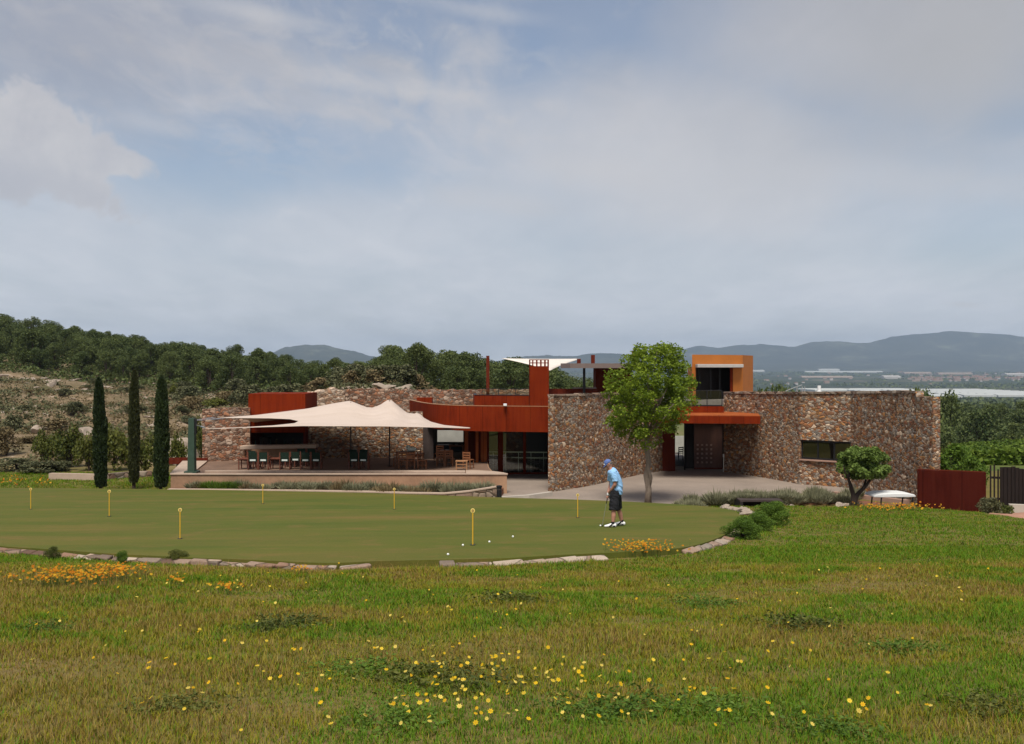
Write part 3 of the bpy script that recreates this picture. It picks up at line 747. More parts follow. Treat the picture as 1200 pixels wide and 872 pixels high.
# recess
b=MB(); b.box(X(776,57.4),X(791,57.4),57.35,57.9,-6.0,-2.975); part(b,'steel_jamb',M['corten_dark'])
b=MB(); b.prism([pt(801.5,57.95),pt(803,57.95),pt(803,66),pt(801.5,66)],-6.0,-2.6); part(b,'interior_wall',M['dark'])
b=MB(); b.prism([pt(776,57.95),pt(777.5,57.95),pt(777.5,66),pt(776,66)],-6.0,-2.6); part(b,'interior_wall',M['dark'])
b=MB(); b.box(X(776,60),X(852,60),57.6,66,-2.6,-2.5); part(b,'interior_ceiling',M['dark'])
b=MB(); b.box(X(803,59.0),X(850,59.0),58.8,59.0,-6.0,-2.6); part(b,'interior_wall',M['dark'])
b=MB(); b.box(X(770,73),X(815,73),73.0,73.2,-8,Z(511,73)); part(b,'bright_backing',M['backing'])  # invented pale wall standing in for the bright outdoors beyond the passage
b=MB(); b.box(X(776,66),X(804,66),60.6,72.9,-6.05,-5.98); part(b,'interior_floor',M['plaza'])
# door leaf with square studs
dx0,dx1,dy=X(813.5,58.3),X(846.5,58.3),58.3
b=MB(); b.box(dx0,dx1,dy,dy+.12,-5.99,-2.98); do=part(b,'door',M['door'],label='brown entrance door with rows of small square insets')
for r in range(5):
    for c in range(4):
        x=dx0+.2+c*.265; z=-5.62+r*.255+.03; b=MB(); b.box(x-.055,x+.055,dy-.03,dy+.01,z-.055,z+.055)
        part(b,'door_inset',M['inset'],do,bevel=.008)
b=MB(); b.box(dx0,dx1,dy-.02,dy+.01,-5.99,-5.9); part(b,'kickplate',M['corten_dark'],do)

# ochre tower
ta,tb,tc_,td=pt(811,58.3),pt(870.5,60.6),pt(882.5,63.4),pt(822,64)
front=curve([ta,lerp2(ta,tb,.35),lerp2(ta,tb,.72),tb],3)
tw=MB(); base=-2.2; top=.72
foot=[tuple(p) for p in front]+[tc_,td]
tw.prism(foot,.02,top)                                   # upper band
j0=lerp2(ta,tb,.80)
tw.prism([j0,tb,tc_,(tc_[0]-.9,tc_[1]+.1)],base,.018)     # right pier
k1=lerp2(ta,tb,.07); tw.prism([ta,k1,(k1[0]+.1,k1[1]+2),(ta[0]+.1,ta[1]+2)],base,.018)
part(tw,'tower',M['ochre'],label='ochre orange tower block on the upper floor')
b=MB(); p0=lerp2(ta,tb,.075); p1=lerp2(ta,tb,.93); b.prism([(p0[0],p0[1]+1.6),(p1[0],p1[1]+1.6),(p1[0],p1[1]+1.8),(p0[0],p0[1]+1.8)],base,.017); part(b,'tower_back_wall',M['dark'])
b=MB(); e0=lerp2(ta,tb,.745); b.prism([e0,(j0[0]-.01,j0[1]),(j0[0]+.3,j0[1]+1.5),(e0[0]+.3,e0[1]+1.5)],base,.015); part(b,'steel_jamb',M['corten'])
b=MB(); q0=lerp2(ta,tb,.06); q1=lerp2(ta,tb,.99); b.prism([(q0[0],q0[1]-.75),(q1[0]-.1,q1[1]-.75),(q1[0],q1[1]-.03),(q0[0],q0[1]-.03)],-.04,.16); part(b,'tower_canopy',M['awning'],bevel=.02)
for k in (.2,.42,.6):
    b=MB(); p=lerp2(ta,tb,k); b.box(p[0]-.04,p[0]+.04,p[1]+.9,p[1]+.98,base,.015); part(b,'mullion',M['black'])
# steel tube rails on the right roof
b=MB()
pts=[at(921,458,57.5),at(934,453,57.5),at(940,451,57.5)]
for a_,c_ in zip(pts[:-1],pts[1:]): b.bar(a_,c_,.04)
for px in (921,934,940,943): 
    x=X(px,57.5); b.bar((x,57.5,-1.95),(x,57.5,Z(453 if px>930 else 458,57.5)),.04)
part(b,'roof_rail',M['steel'])
b=MB(); x=X(960,56); b.tube([(x,56,-1.95),(x,56,-1.4),(x,56,-1.35),(x,56,-1.05)],[.18,.18,.1,.1],10); part(b,'roof_vent',M['white'])
# wall lamp (white) at fascia top
b=MB(); b.box(X(590,51.7),X(594,51.7),51.35,51.6,-2.02,-1.9); part(b,'flood_light',M['white'],bevel=.02)

# ------------------------------------------------------------------ terrace
FZ=-5.15
ter=[pt(200,47.5),pt(592,47.5),pt(589,47.95),pt(577,48.7),pt(572,51),pt(570,55.3),pt(548,58),pt(548,61.8),pt(496,61.8),pt(496,57),pt(238,55)]
sheet('terrace',ter,FZ,M['deck'],'brown terrace deck with tables under the tan sail','terrace',1.0)
tw_=empty('terrace_wall',(X(400,47.3),47.3,-5.9),'long low rendered retaining wall with pale caps at the terrace edge','wall')
b=MB(); b.prism([pt(200,47.2),pt(594,47.2),pt(594,47.494),pt(200,47.494)],-6.4,-5.11); part(b,'wall_face',M['terr_wall'],tw_)
b=MB(); b.prism([pt(199,47.15),pt(595,47.15),pt(595,47.45),pt(199,47.45)],-5.109,-5.065); part(b,'cap',M['cap'],tw_)
b=MB(); b.prism([pt(240,48.5),pt(470,48.5),pt(488,48.0),pt(545,48.0),pt(545,48.75),pt(488,48.75),pt(470,48.75),pt(240,48.75)],FZ-.02,-5.06); part(b,'cap',M['cap'],tw_)
b=MB(); b.prism([pt(199,47.46),pt(225,47.46),pt(243,53.8),pt(214,53.8)],FZ-.03,-5.07); part(b,'cap',M['cap'],tw_)
b=MB(); b.prism([pt(546,47.46),pt(595,47.46),pt(590,47.95),pt(578,48.6),pt(557,49.05),pt(546,49.05)],FZ-.03,-5.08); part(b,'cap',M['cap'],tw_)
b=MB(); b.prism([pt(594,47.5),pt(590,48.0),pt(578,48.75),pt(573,51),pt(571,55.3),pt(569,55.3),pt(571,51),pt(576,48.7),pt(588,47.9),pt(591,47.5)],-6.3,-5.153); part(b,'wall_face',M['terr_wall'],tw_)
cw=strip('corten_edging',[pt(185,54),pt(215,54.4),pt(243,54.0)],-5.3,-4.95,.06,M['corten_dark'],None); tag(cw,'low dark rusty steel edging left of the terrace behind the green pole','edging')

# planter kerb along the green
kp=empty('planter_kerb',(X(400,45.5),45.5,-5.9),'low stone planter kerb with pale capping between terrace wall and green','kerb')
ks=[pt(196,46.1),pt(280,45.7),pt(350,45.3),pt(430,44.6),pt(480,43.9),pt(520,43.5),pt(550,43.6),pt(583,44.2)]
kz=[-5.66,-5.64,-5.62,-5.58,-5.55,-5.52,-5.43,-5.30]
bw=MB(); bc=MB()
for i in range(len(ks)-1):
    (x0,y0),(x1,y1)=ks[i],ks[i+1]; z0,z1=kz[i],kz[i+1]
    def slab(mb,ya,yb,za,zb,zc,zd):
        mb.add([(x0,y0+ya,za),(x1,y1+ya,zb),(x1,y1+yb,zb),(x0,y0+yb,za),(x0,y0+ya,zc),(x1,y1+ya,zd),(x1,y1+yb,zd),(x0,y0+yb,zc)],[(0,3,2,1),(4,5,6,7),(0,1,5,4),(1,2,6,5),(2,3,7,6),(3,0,4,7)])
    slab(bw,0,.3,-6.3,-6.3,z0-.05,z1-.05); slab(bc,-.03,.33,z0-.049,z1-.049,z0,z1)
part(bw,'kerb_wall',M['edging'],kp); part(bc,'capping',M['cap'],kp)
# soil bed between kerb and wall
bed=[(p[0],p[1]+.32) for p in ks]+[pt(590,47.15),pt(200,47.15)]
sheet('planting_bed',bed,-5.72,M['soil'],'narrow soil bed along the foot of the terrace wall','bed',.3)
# kerb in front of the plaza
kb=strip('concrete_kerb',[pt(588,44.4),pt(620,45.0),pt(648,46.2)],-6.3,-5.80,.25,M['conc'],None); tag(kb,'pale concrete kerb between the black bollard and the stone wall corner','kerb')
pk=strip('concrete_kerb',[pt(975,46.9),pt(1015,45.4),pt(1062,43.9)],-6.8,-5.88,.3,M['pinkcurb'],None); tag(pk,'pinkish concrete kerb along the foot of the long right wall','kerb')
# bollard
bl=empty('bollard',(X(585,44.0),43.95,-6),'short black bollard at the end of the planter kerb','bollard')
x=X(585,43.9); b=MB(); b.tube([(x,43.9,-6),(x,43.9,-5.3)],.11,12); part(b,'post',M['black'],bl)
b=MB(); b.tube([(x,43.9,-5.3),(x,43.9,-5.24),(x,43.9,-5.22)],[.13,.13,.06],12); part(b,'top_cap',M['black'],bl)
b=MB(); b.tube([(x,43.9,-5.42),(x,43.9,-5.38)],.116,12); part(b,'band',M['pillar'],bl)

# ------------------------------------------------------------------ bar
bar=empty('terrace_bar',(X(325,55),54,-5.15),'rusty steel bar kiosk with a long counter under the tan sail','bar')
x0,x1=X(291,55.2),X(358,55.2)
b=MB(); b.box(x0,x1,55.2,58.5,Z(507,55.2),Z(461.5,55.2)); part(b,'upper_box',M['corten'],bar)
b=MB(); b.box(x0,x0+.12,55.21,58.4,-5.14,Z(507,55.2)-.002); b.box(x1-.12,x1,55.21,58.4,-5.14,Z(507,55.2)-.002); b.box(x0,x1,58.2,58.39,-5.14,Z(507,55.2)-.002); part(b,'side_wall',M['corten_dark'],bar)
b=MB(); b.box(x0+.12,x1-.12,55.0,55.3,-5.14,-4.35); part(b,'base',M['terr_wall'],bar)
b=MB(); b.box(x0+.12,x1-.12,57.9,58.19,-5.14,Z(507,55.2)-.004); part(b,'back_wall',M['dark'],bar)
b=MB()
cA,cB=at(283,524.2,54.3),at(372,522.6,54.3)
b.bar(cA,cB,.7,.19); part(b,'counter',M['cap'],bar,bevel=.02)
b=MB()
b.box(X(302,57),X(313,57),57.2,57.8,-5.1,-4.05); part(b,'fridge',M['pillar'],bar)
for k in range(7):
    x=x0+.3+k*.4+random.uniform(-.1,.1); b=MB(); z=Z(521,54.5)+.11
    b.tube([(x,55.6,-4.36),(x,55.6,-4.15),(x,55.6,-4.1),(x,55.6,-4.02)],[.045,.045,.018,.016],8)
    tag(b.build('bottle',M['glass'] if k%2 else M['canvas']),'dark bottle standing in a row inside the bar hatch','bottle','bottles in the bar hatch')

# ------------------------------------------------------------------ tan sail
RPX=[243,253,300,360,390,410,422,433,445,451,456.5,462,476,484,490,496,505,520,551]
RPY=[497,489.5,486,478.5,472.5,469.3,474,478.5,474.5,470.5,467,471.5,483,485.5,482.5,489,494,498,501]
FPX=[240,262,300,355,450,520,551]; FPY=[502,502,500.5,499,499.5,501,502]
Vv=[];nu,nv=70,14
for jv in range(nv+1):
    v=jv/nv*1.8; w=min(v,1)
    # scalloped left edge
    pl=np.interp(v,[0,.08,.25,.42,.6,.8,1.0,1.25,1.8],[240,262,318,352,348,310,253,285,300])
    for iu in range(nu+1):
        u=iu/nu; px=pl+(551-pl)*u
        f=np.interp(px,FPX,FPY); r=np.interp(px,RPX,RPY)
        y=f+(r-f)*(w**1.8)
        d=46.6+5.0*v+(51.3-46.6-5.0*v)*u**5
        if v>1: y=r+(v-1)*2*(6)*(1-u**4)
        Vv.append(at(px,y,d))
fs=[(j*(nu+1)+i,j*(nu+1)+i+1,(j+1)*(nu+1)+i+1,(j+1)*(nu+1)+i) for j in range(nv) for i in range(nu)]
b=MB(); b.add(Vv,fs); so=b.build('shade_sail',M['sail'],smooth=True)
md=so.modifiers.new('cloth','SOLIDIFY'); md.thickness=.02
tag(so,'large tan shade sail with two peaks stretched over the terrace','shade sail')
# masts under the peaks
for px,py,d in ((411,470.5,51.6),(456.5,468.5,51.6)):
    p=at(px,py,d); ms=empty('sail_mast',(p.x,p.y,FZ),'slim dark mast under the %s of the tan sail'%('broad left peak' if px<430 else 'sharp right peak'),'mast','masts under the tan sail')
    b=MB(); b.tube([(p.x,p.y,FZ),(p.x,p.y,p.z-.04)],.035,8); part(b,'pole',M['pillar'],ms)
    b=MB(); b.tube([(p.x,p.y,FZ),(p.x,p.y,FZ+.03)],.12,10); part(b,'base_plate',M['pillar'],ms)
# green pole with rigging
gp=at(225,551,47.9); ztop=Z(490,47.9)
sp=empty('sail_pole',(gp.x,gp.y,-5.1),'square green steel pole holding the left corners of the tan sail','pole')
b=MB(); w0,w1=.17,.135
b.add([(gp.x-w0,gp.y-w0,gp.z-.1),(gp.x+w0,gp.y-w0,gp.z-.1),(gp.x+w0,gp.y+w0,gp.z-.1),(gp.x-w0,gp.y+w0,gp.z-.1),(gp.x-w1,gp.y-w1,ztop),(gp.x+w1,gp.y-w1,ztop),(gp.x+w1,gp.y+w1,ztop),(gp.x-w1,gp.y+w1,ztop)],[(0,3,2,1),(4,5,6,7),(0,1,5,4),(1,2,6,5),(2,3,7,6),(3,0,4,7)])
part(b,'post',M['polegreen'],sp)
b=MB(); b.box(gp.x+.14,gp.x+.21,gp.y-.1,gp.y+.1,ztop-.75,ztop-.05); part(b,'bracket',M['black'],sp)
b=MB(); b.box(gp.x-.3,gp.x+.3,gp.y-.3,gp.y+.3,-5.09,-5.0); part(b,'base_plate',M['polegreen'],sp)
for (ya,px,py,d) in ((492,253,489.5,51.6),(498,240.5,501.5,46.7),(493,262,490.6,51)):
    b=MB(); p=at(229.5,ya,47.9); q=at(px,py,d); b.tube([p,q],.018,6); part(b,'cable',M['steel'],sp)
    b=MB(); m_=p.lerp(q,.55); n_=p.lerp(q,.85); b.tube([m_,n_],.04,6); part(b,'turnbuckle',M['steel'],sp)
# upper white sail
b=MB(); A_=at(588,420.2,57.6); B_=at(681,420.6,64); C_=at(644.5,434.5,55.8); vs=[];n=10
for i in range(n+1):
    for j in range(n+1-i):
        a=i/n; c=j/n; w=1-a-c; p=A_*w+B_*a+C_*c; ctr=(A_+B_+C_)/3
        e=min(a,c,w); edge=1-.10*(1-3*e)*(4*max(a*c,c*w,a*w))
        p=ctr+(p-ctr)*edge; p.z-=.05*e; vs.append(p)
idx={};k=0
for i in range(n+1):
    for j in range(n+1-i): idx[i,j]=k;k+=1
fs=[]
for i in range(n):
    for j in range(n-i):
        fs.append((idx[i,j],idx[i+1,j],idx[i,j+1]))
        if j<n-i-1: fs.append((idx[i+1,j],idx[i+1,j+1],idx[i,j+1]))
b.add(vs,fs); so=b.build('shade_sail',M['sail_white'],smooth=True); md=so.modifiers.new('cloth','SOLIDIFY'); md.thickness=.02
tag(so,'small triangular off-white shade sail behind the rusty chimney','shade sail')

# ------------------------------------------------------------------ terrace furniture
def director_chair():
    r=empty('director_chair',(0,0,0),'green canvas director chair','chair','green director chairs on the terrace')
    for s in (-1,1):
        b=MB(); b.bar((s*.24,-.2,0),(s*.24,.22,.46),.035); part(b,'leg',M['wood_red'],r)
        b=MB(); b.bar((s*.24,.22,0),(s*.24,-.2,.46),.035); part(b,'leg',M['wood_red'],r)
        b=MB(); b.bar((s*.25,-.25,.64),(s*.25,.24,.64),.05,.03); part(b,'armrest',M['wood_red'],r)
        b=MB(); b.bar((s*.24,-.22,.02),(s*.24,-.24,.90),.035); b.bar((s*.24,.2,.44),(s*.24,.2,.63),.03); part(b,'back_post',M['wood_red'],r)
    b=MB(); b.box(-.23,.23,-.2,.22,.455,.475); part(b,'seat',M['canvas'],r)
    b=MB(); b.box(-.205,.205,-.255,-.235,.42,.88); bk=part(b,'backrest',M['canvas'],r)
    b=MB(); b.box(-.14,.14,-.262,-.2555,.45,.53); part(b,'white_band',M['band'],bk)
    return r
dc=director_chair()
dch=[(297,540,50.9,'far green director chair of the left pair in front of the bar'),
     (297.5,549,50.0,'near green director chair of the left pair in front of the bar'),
     (310.5,549,50.0,'green director chair alone between the left pair and the empty table'),
     (334.5,549.2,50.0,'green director chair right of the empty small table'),
     (347,548,50.3,'green director chair facing the bar in the middle of the group'),
     (354,541,52.2,'far green director chair by the right end of the bar counter, left one'),
     (366.5,541,52.2,'far green director chair by the right end of the bar counter, right one'),
     (359,549.3,50.0,'near green director chair below the right end of the counter, left one'),
     (371.5,549.3,50.0,'near green director chair below the right end of the counter, right one'),
     (415,549.3,50.0,'left green director chair of the pair near the shaded stone wall'),
     (427,549.3,50.0,'right green director chair of the pair near the shaded stone wall'),
     (414,543,51.6,'green director chair behind the left one of the pair by the wall'),
     (426.5,543,51.6,'green director chair behind the right one of the pair by the wall')]
for k,(px,py,d,l) in enumerate(dch):
    loc=(X(px,d),d,FZ); rz=random.uniform(-.12,.12)
    if k==0: place(dc,loc,rz); dc['label']=l
    else: dup(dc,loc,rz,l)
def table(sz=.75,h=.72,mat='wood_red',name='wooden_table'):
    r=empty(name,(0,0,0),'small wooden table','table','wooden terrace tables')
    b=MB(); b.box(-sz/2,sz/2,-sz/2,sz/2,h-.04,h); part(b,'tabletop',M[mat],r,bevel=.006)
    for sx in (-1,1):
        for sy in (-1,1):
            b=MB(); x,y=sx*(sz/2-.06),sy*(sz/2-.06); b.bar((x,y,0),(x,y,h-.04),.05); part(b,'leg',M[mat],r)
    b=MB(); b.box(-sz/2+.06,sz/2-.06,-.02,.02,h-.12,h-.041); part(b,'apron',M[mat],r)
    return r
tb0=table(.6,.55)
tbs=[(287,549,50.2,'small reddish table at the left end of the bar chairs'),(303.8,545,50.8,'small reddish table between the left pair and the single director chair'),(324,549,50.3,'small reddish table in the gap between the two groups of director chairs'),(341,546,51.2,'small reddish table amid the right group of director chairs'),(365,545.5,51.3,'small reddish table below the right end of the counter'),(420.5,547,50.9,'small reddish table between the director chairs by the stone wall')]
for k,(px,py,d,l) in enumerate(tbs):
    loc=(X(px,d),d,FZ)
    if k==0: place(tb0,loc); tb0['label']=l
    else: dup(tb0,loc,0,l)
tb1=table(.85,.74,'wood')
t1=[(474,51.8,'brown dining table left of the dark pier'),(487,50.6,'brown dining table nearest the dark pier'),(521,52.6,'brown dining table in front of the dark bar opening'),(535,56.5,'brown dining table inside the dark bar opening')]
for k,(px,d,l) in enumerate(t1):
    loc=(X(px,d),d,FZ)
    if k==0: place(tb1,loc); tb1['label']=l
    else: dup(tb1,loc,0,l)
def wchair(mat='wood',name='wooden_chair'):
    r=empty(name,(0,0,0),'wooden chair','chair','wooden dining chairs on the terrace')
    b=MB(); b.box(-.21,.21,-.2,.22,.42,.46); part(b,'seat',M[mat],r,bevel=.008)
    for sx in (-1,1):
        b=MB(); b.bar((sx*.19,.2,0),(sx*.19,.2,.42),.04); part(b,'leg',M[mat],r)
        b=MB(); b.bar((sx*.19,-.2,0),(sx*.19,-.24,.86),.04); part(b,'leg',M[mat],r)
    b=MB()
    for z in (.56,.68,.81): b.box(-.18,.18,-.235,-.215,z-.035,z+.035)
    part(b,'backrest',M[mat],r)
    b=MB(); b.bar((-.19,0,.2),(.19,0,.2),.025); b.bar((-.19,-.2,.2),(-.19,.2,.2),.025); b.bar((.19,-.2,.2),(.19,.2,.2),.025); part(b,'stretcher',M[mat],r)
    return r
wc=wchair()
wcs=[(466,51.6,1.6,'wooden chair at the left side of the left dining table'),(472,50.4,0,'wooden chair in front of the left dining table'),(481,50.2,.2,'wooden chair between the two dining tables'),(495,50.2,-1.6,'wooden chair right of the dining table by the pier'),(488,52.2,3.1,'wooden chair behind the dining table nearest the pier'),(516,51.6,.1,'left wooden chair in front of the bar opening table'),(527,51.6,-.1,'right wooden chair in front of the bar opening table'),(514,54.2,2.9,'wooden chair behind the bar opening table')]
for k,(px,d,rz,l) in enumerate(wcs):
    loc=(X(px,d),d,FZ)
    if k==0: place(wc,loc,rz); wc['label']=l
    else: dup(wc,loc,rz,l)
ws=empty('wooden_stool',(X(541,49.6),49.6,FZ),'light orange wooden bench stool on the terrace corner below the steel fins','stool')
x,d=X(541,49.6),49.6
b=MB(); b.box(x-.3,x+.3,d-.2,d+.2,FZ+.44,FZ+.49); part(b,'seat',M['wood_light'],ws,bevel=.008)
for sx in (-1,1):
    for sy in (-1,1):
        b=MB(); b.bar((x+sx*.26,d+sy*.16,FZ),(x+sx*.26,d+sy*.16,FZ+.44),.045); part(b,'leg',M['wood_light'],ws)
b=MB()
for zz in (.15,.3):
    b.bar((x-.26,d-.16,FZ+zz),(x+.26,d-.16,FZ+zz),.03); b.bar((x-.26,d+.16,FZ+zz),(x+.26,d+.16,FZ+zz),.03)
part(b,'stretcher',M['wood_light'],ws)
wc2=dup(wc,(X(549,50.5),50.5,FZ),-.4,'wooden chair beside the light stool under the steel fins')
def plate(): 
    b=MB(); b.tube([(0,0,0),(0,0,.012),(0,0,.025)],[.07,.1,.13],14); return b.build('plate',M['white'])
pls=[(476,51.8,.74,'white plate on the left dining table'),(489,50.5,.74,'white plate on the dining table by the pier'),(518,52.5,.74,'left white plate on the table in the bar opening'),(524,52.7,.74,'right white plate on the table in the bar opening'),(535,56.4,.74,'white plate on the table inside the bar')]
p0=plate()
for k,(px,d,h,l) in enumerate(pls):
    o=p0 if k==0 else p0.copy()
    if k: C.objects.link(o)
    o.location=(X(px,d),d,FZ+h); tag(o,l,'plate','plates on the terrace tables')
# folded white parasol cloth bundle on the left dining table
b=MB(); c=at(482,0,51.8); b.ell((c.x,51.9,FZ+.74+.13),(.28,.16,.13),14,8); b.ell((c.x-.17,51.85,FZ+.74+.24),(.12,.12,.12),10,6)
tag(b.build('linen_bundle',M['band'],smooth=True),'crumpled pale linen heap on the left dining table','linen')
# pale chairs in the glazed dining room
gc=wchair('slab','dining_chair'); gc['group']='pale chairs behind the glass wall'
for k,(px,d,rz,l) in enumerate([(594,56.8,.2,'pale chair behind the middle glass pane, left one'),(605,57.2,-.3,'pale chair behind the middle glass pane, right one'),(622,56.9,.1,'pale chair behind the right glass pane, left one'),(634,57.3,.4,'pale chair behind the right glass pane, right one'),(579,56.9,0,'pale chair behind the narrow left glass pane')]):
    loc=(X(px,d),d,-5.99)
    if k==0: place(gc,loc,rz); gc['label']=l
    else: dup(gc,loc,rz,l)
ec=wchair('black','courtyard_chair'); place(ec,(X(795,64),64,-5.98),.6); tag(ec,'small black chair seen through the open entrance passage','chair')
ec['group']=''
del ec['group']
b=MB(); x,d=X(846.8,57.2),57.2
gb=empty('entrance_light',(x,d-.3,-6),'thin pale bollard light at the corner of the entrance recess','bollard light')
b.tube([(x,d-.3,-6),(x,d-.3,-5.15)],.035,8); part(b,'post',M['steel'],gb); b=MB(); b.tube([(x,d-.3,-5.15),(x,d-.3,-4.98)],.05,8); part(b,'lamp_head',M['white'],gb)
# ------------------------------------------------------------------ vegetation generators
def rand_dirs(n):
    v=RNG.normal(size=(n,3)); return v/np.linalg.norm(v,axis=1)[:,None]
def leaf_quads(P,size,elong=1.6,upbias=0.0):
    n=len(P); a=rand_dirs(n); a[:,2]*=.6; a/=np.linalg.norm(a,axis=1)[:,None]
    nrm=rand_dirs(n); nrm[:,2]+=upbias
    b=np.cross(a,nrm); b/=np.linalg.norm(b,axis=1)[:,None]+1e-9
    s=size*RNG.uniform(.6,1.3,n)
    A=a*(s*elong/2)[:,None]; B=b*(s/2)[:,None]
    V=np.stack([P-A,P+B,P+A,P-B],1).reshape(-1,3)
    return V
def quads_obj(name,V,mat,parent=None):
    n=len(V); return np_obj(name,V,np.arange(n),np.arange(0,n,4),mat,parent)
def clump_points(cs,rs,n):
    out=[]
    for c,r in zip(cs,rs):
        k=max(6,int(n*(r**2))); d=rand_dirs(k); rad=RNG.uniform(.35,1.0,k)**.5
        out.append(np.asarray(c)+d*(rad[:,None])*np.asarray([r,r,r*.8]))
    return np.concatenate(out)
def trunk_mesh(segs,n=8):
    b=MB()
    for pts,rad in segs: b.tube(pts,rad,n,jit=.06)
    return b

# --- stone pines / aleppo pines
def pine(k,h=6.5,cr=2.3,leaf='leaf_pine'):
    r=empty('pine_tree',(0,0,0),'pine','tree')
    rnd=random.Random(100+k)
    th=h*rnd.uniform(.22,.34); lean=Vector((rnd.uniform(-.4,.4),rnd.uniform(-.3,.3),0))
    top=Vector((0,0,h*.82))+lean
    segs=[([(0,0,-.6),Vector((0,0,th*.5))+lean*.2,Vector((0,0,th))+lean*.5,top],[.2,.16,.13,.04])]
    cs=[];rs=[]
    nc=rnd.randint(32,42)
    for i in range(nc):
        zz=rnd.random()**.8; ang=rnd.uniform(0,6.283)
        prof=math.sin(math.pi*min(1,(.24+zz*.70)))**.6
        rad=cr*prof*rnd.uniform(.35,1.0)
        c=Vector((math.cos(ang)*rad,math.sin(ang)*rad,h*.16+zz*h*.77))+lean*(.5+.5*zz)
        cs.append(c); rs.append(rnd.uniform(.48,.95)*(cr/2.3))
    for i in range(7):
        c=cs[i*3]; s=Vector((0,0,th*rnd.uniform(.7,1.2)))+lean*.5; segs.append(([s,s.lerp(c,.5)+Vector((0,0,.15)),c],[.07,.05,.02]))
    part(trunk_mesh(segs,6),'trunk',M['bark_dark'],r)
    P=clump_points(cs,rs,300)
    quads_obj('crown',leaf_quads(P,.135,1.7,.4),M[leaf],r)
    return r
def scatter(protos,spots,label,group):
    for i,(x,y,s) in enumerate(spots):
        z=Hs(x,y)-.15; p=protos[RNG.integers(len(protos))]
        sc=(s*RNG.uniform(.9,1.12),s*RNG.uniform(.9,1.12),s*RNG.uniform(.88,1.1))
        if not p.get('used'):
            p['used']=1; place(p,(x,y,z),RNG.uniform(0,6.28),sc); o=p
        else: o=dup(p,(x,y,z),RNG.uniform(0,6.28),None,sc)
        o['label']=label; o['group']=group
pines=[pine(k) for k in range(7)]
def poisson(n,reg,mind,tries=9000):
    pts=[]
    for _ in range(tries):
        q=reg()
        if q is None: continue
        if all((q[0]-a)**2+(q[1]-b)**2>mind**2 for a,b,*_ in pts): pts.append(q)
        if len(pts)>=n: break
    return pts
def regA():
    px=RNG.uniform(-60,335); d=RNG.uniform(145,262)
    lo=np.interp(px,[-60,0,120,200,260,335],[172,170,168,160,140,128])
    if d<lo: return None
    return ((px-600)/F*d,d,RNG.uniform(.75,1.2)*np.interp(px,[0,240,335],[1.0,.92,.8]))
scatter(pines,poisson(215,regA,3.5),'dark pine in the dense wood covering the top of the left hill','pines on the left hill')
def regB():
    px=RNG.uniform(335,712); d=RNG.uniform(96,160)
    if px<400 and d<118: return None
    top=np.interp(px,[335,400,430,470,505,540,600,640,665,712],[417,419,414,405,408,414,417,428,435,446])
    zt=(HY-top)/F*d; x=(px-600)/F*d
    s=(zt-Hs(x,d))/6.4*RNG.uniform(.80,1.02)
    if s<.35: return None
    return (x,d,min(s,1.5))
spB=poisson(78,regB,3.3)
scatter(pines,[p for p in spB if 600+F*p[0]/p[1]<470],'dark pine in the belt above the pale quarry bank behind the two-peaked sail','pines behind the terrace')
scatter(pines,[p for p in spB if 600+F*p[0]/p[1]>=470],'green pine in the belt behind the balcony, the chimney and the upper white sail','pines behind the balcony')

# valley trees on the right: broad low crowns
def bushy(k,h,cr,leaf,n=170,ls=.2,name='bush',cat='bush',trunkmat='bark_dark',zlo=.22,ncl=18):
    r=empty(name,(0,0,0),'bush',cat); rnd=random.Random(300+k)
    cs=[];rs=[];segs=[([(0,0,-.4),(0.05,0,h*.3),(rnd.uniform(-.2,.2),rnd.uniform(-.2,.2),h*.75)],[.05*h*.6+.03,.04*h*.5+.02,.015])]
    for i in range(ncl):
        zz=rnd.random(); ang=rnd.uniform(0,6.283); prof=math.sin(math.pi*(.22+.74*zz))**.5
        rad=cr*prof*math.sqrt(rnd.random())*.85
        c=Vector((math.cos(ang)*rad,math.sin(ang)*rad,h*(zlo+zz*(.92-zlo))))
        cs.append(c); rs.append(cr*rnd.uniform(.24,.42))
    for i in range(5):
        c=cs[i*3]; segs.append(([Vector((0,0,h*.08)),Vector((c.x*.4,c.y*.4,h*.3)),c],[.025*h,.018*h,.008]))
    part(trunk_mesh(segs,6),'stem',M[trunkmat],r)
    P=clump_points(cs,rs,n/(cr*.35)**2/3.0); P=P[P[:,2]>.02]
    quads_obj('foliage',leaf_quads(P,ls,1.6),M[leaf],r)
    return r
vals=[bushy(k,4.4,3.1,'leaf_valley',260,.26,'broadleaf_tree','tree',zlo=.08,ncl=24) for k in range(4)]
def regC():
    px=RNG.uniform(1085,1400); d=math.exp(RNG.uniform(math.log(138),math.log(560)))
    if d<np.interp(px,[1085,1150,1200,1400],[140,146,152,158]): return None
    return ((px-600)/F*d,d,RNG.uniform(.5,1.25))
scatter(vals,poisson(215,regC,4.4),'round dark tree in the valley wood right of the long stone wall','valley trees')
for (px,d,top,l) in ((889,125,455,'dark tree top just right of the ochre tower'),(901,132,455.5,'dark tree top above the stone wall, second from the ochre tower'),(914,128,452,'tallest dark tree top above the stone wall right of the ochre tower'),(926,135,456,'dark tree top behind the steel roof rail'),(1082,118,456,'dark tree top at the stepped right end of the long wall'),(1107,150,463,'dark tree rising beside the right end of the long wall')):
    x=X(px,d); z=Hs(x,d); s=(Z(top,d)-z)/4.4
    o=dup(vals[int(px)%4],(x,d,z),px,l,(.8,.8,s)); o['group']='valley trees'
    del o['group']
    if 'used' in o: del o['used']

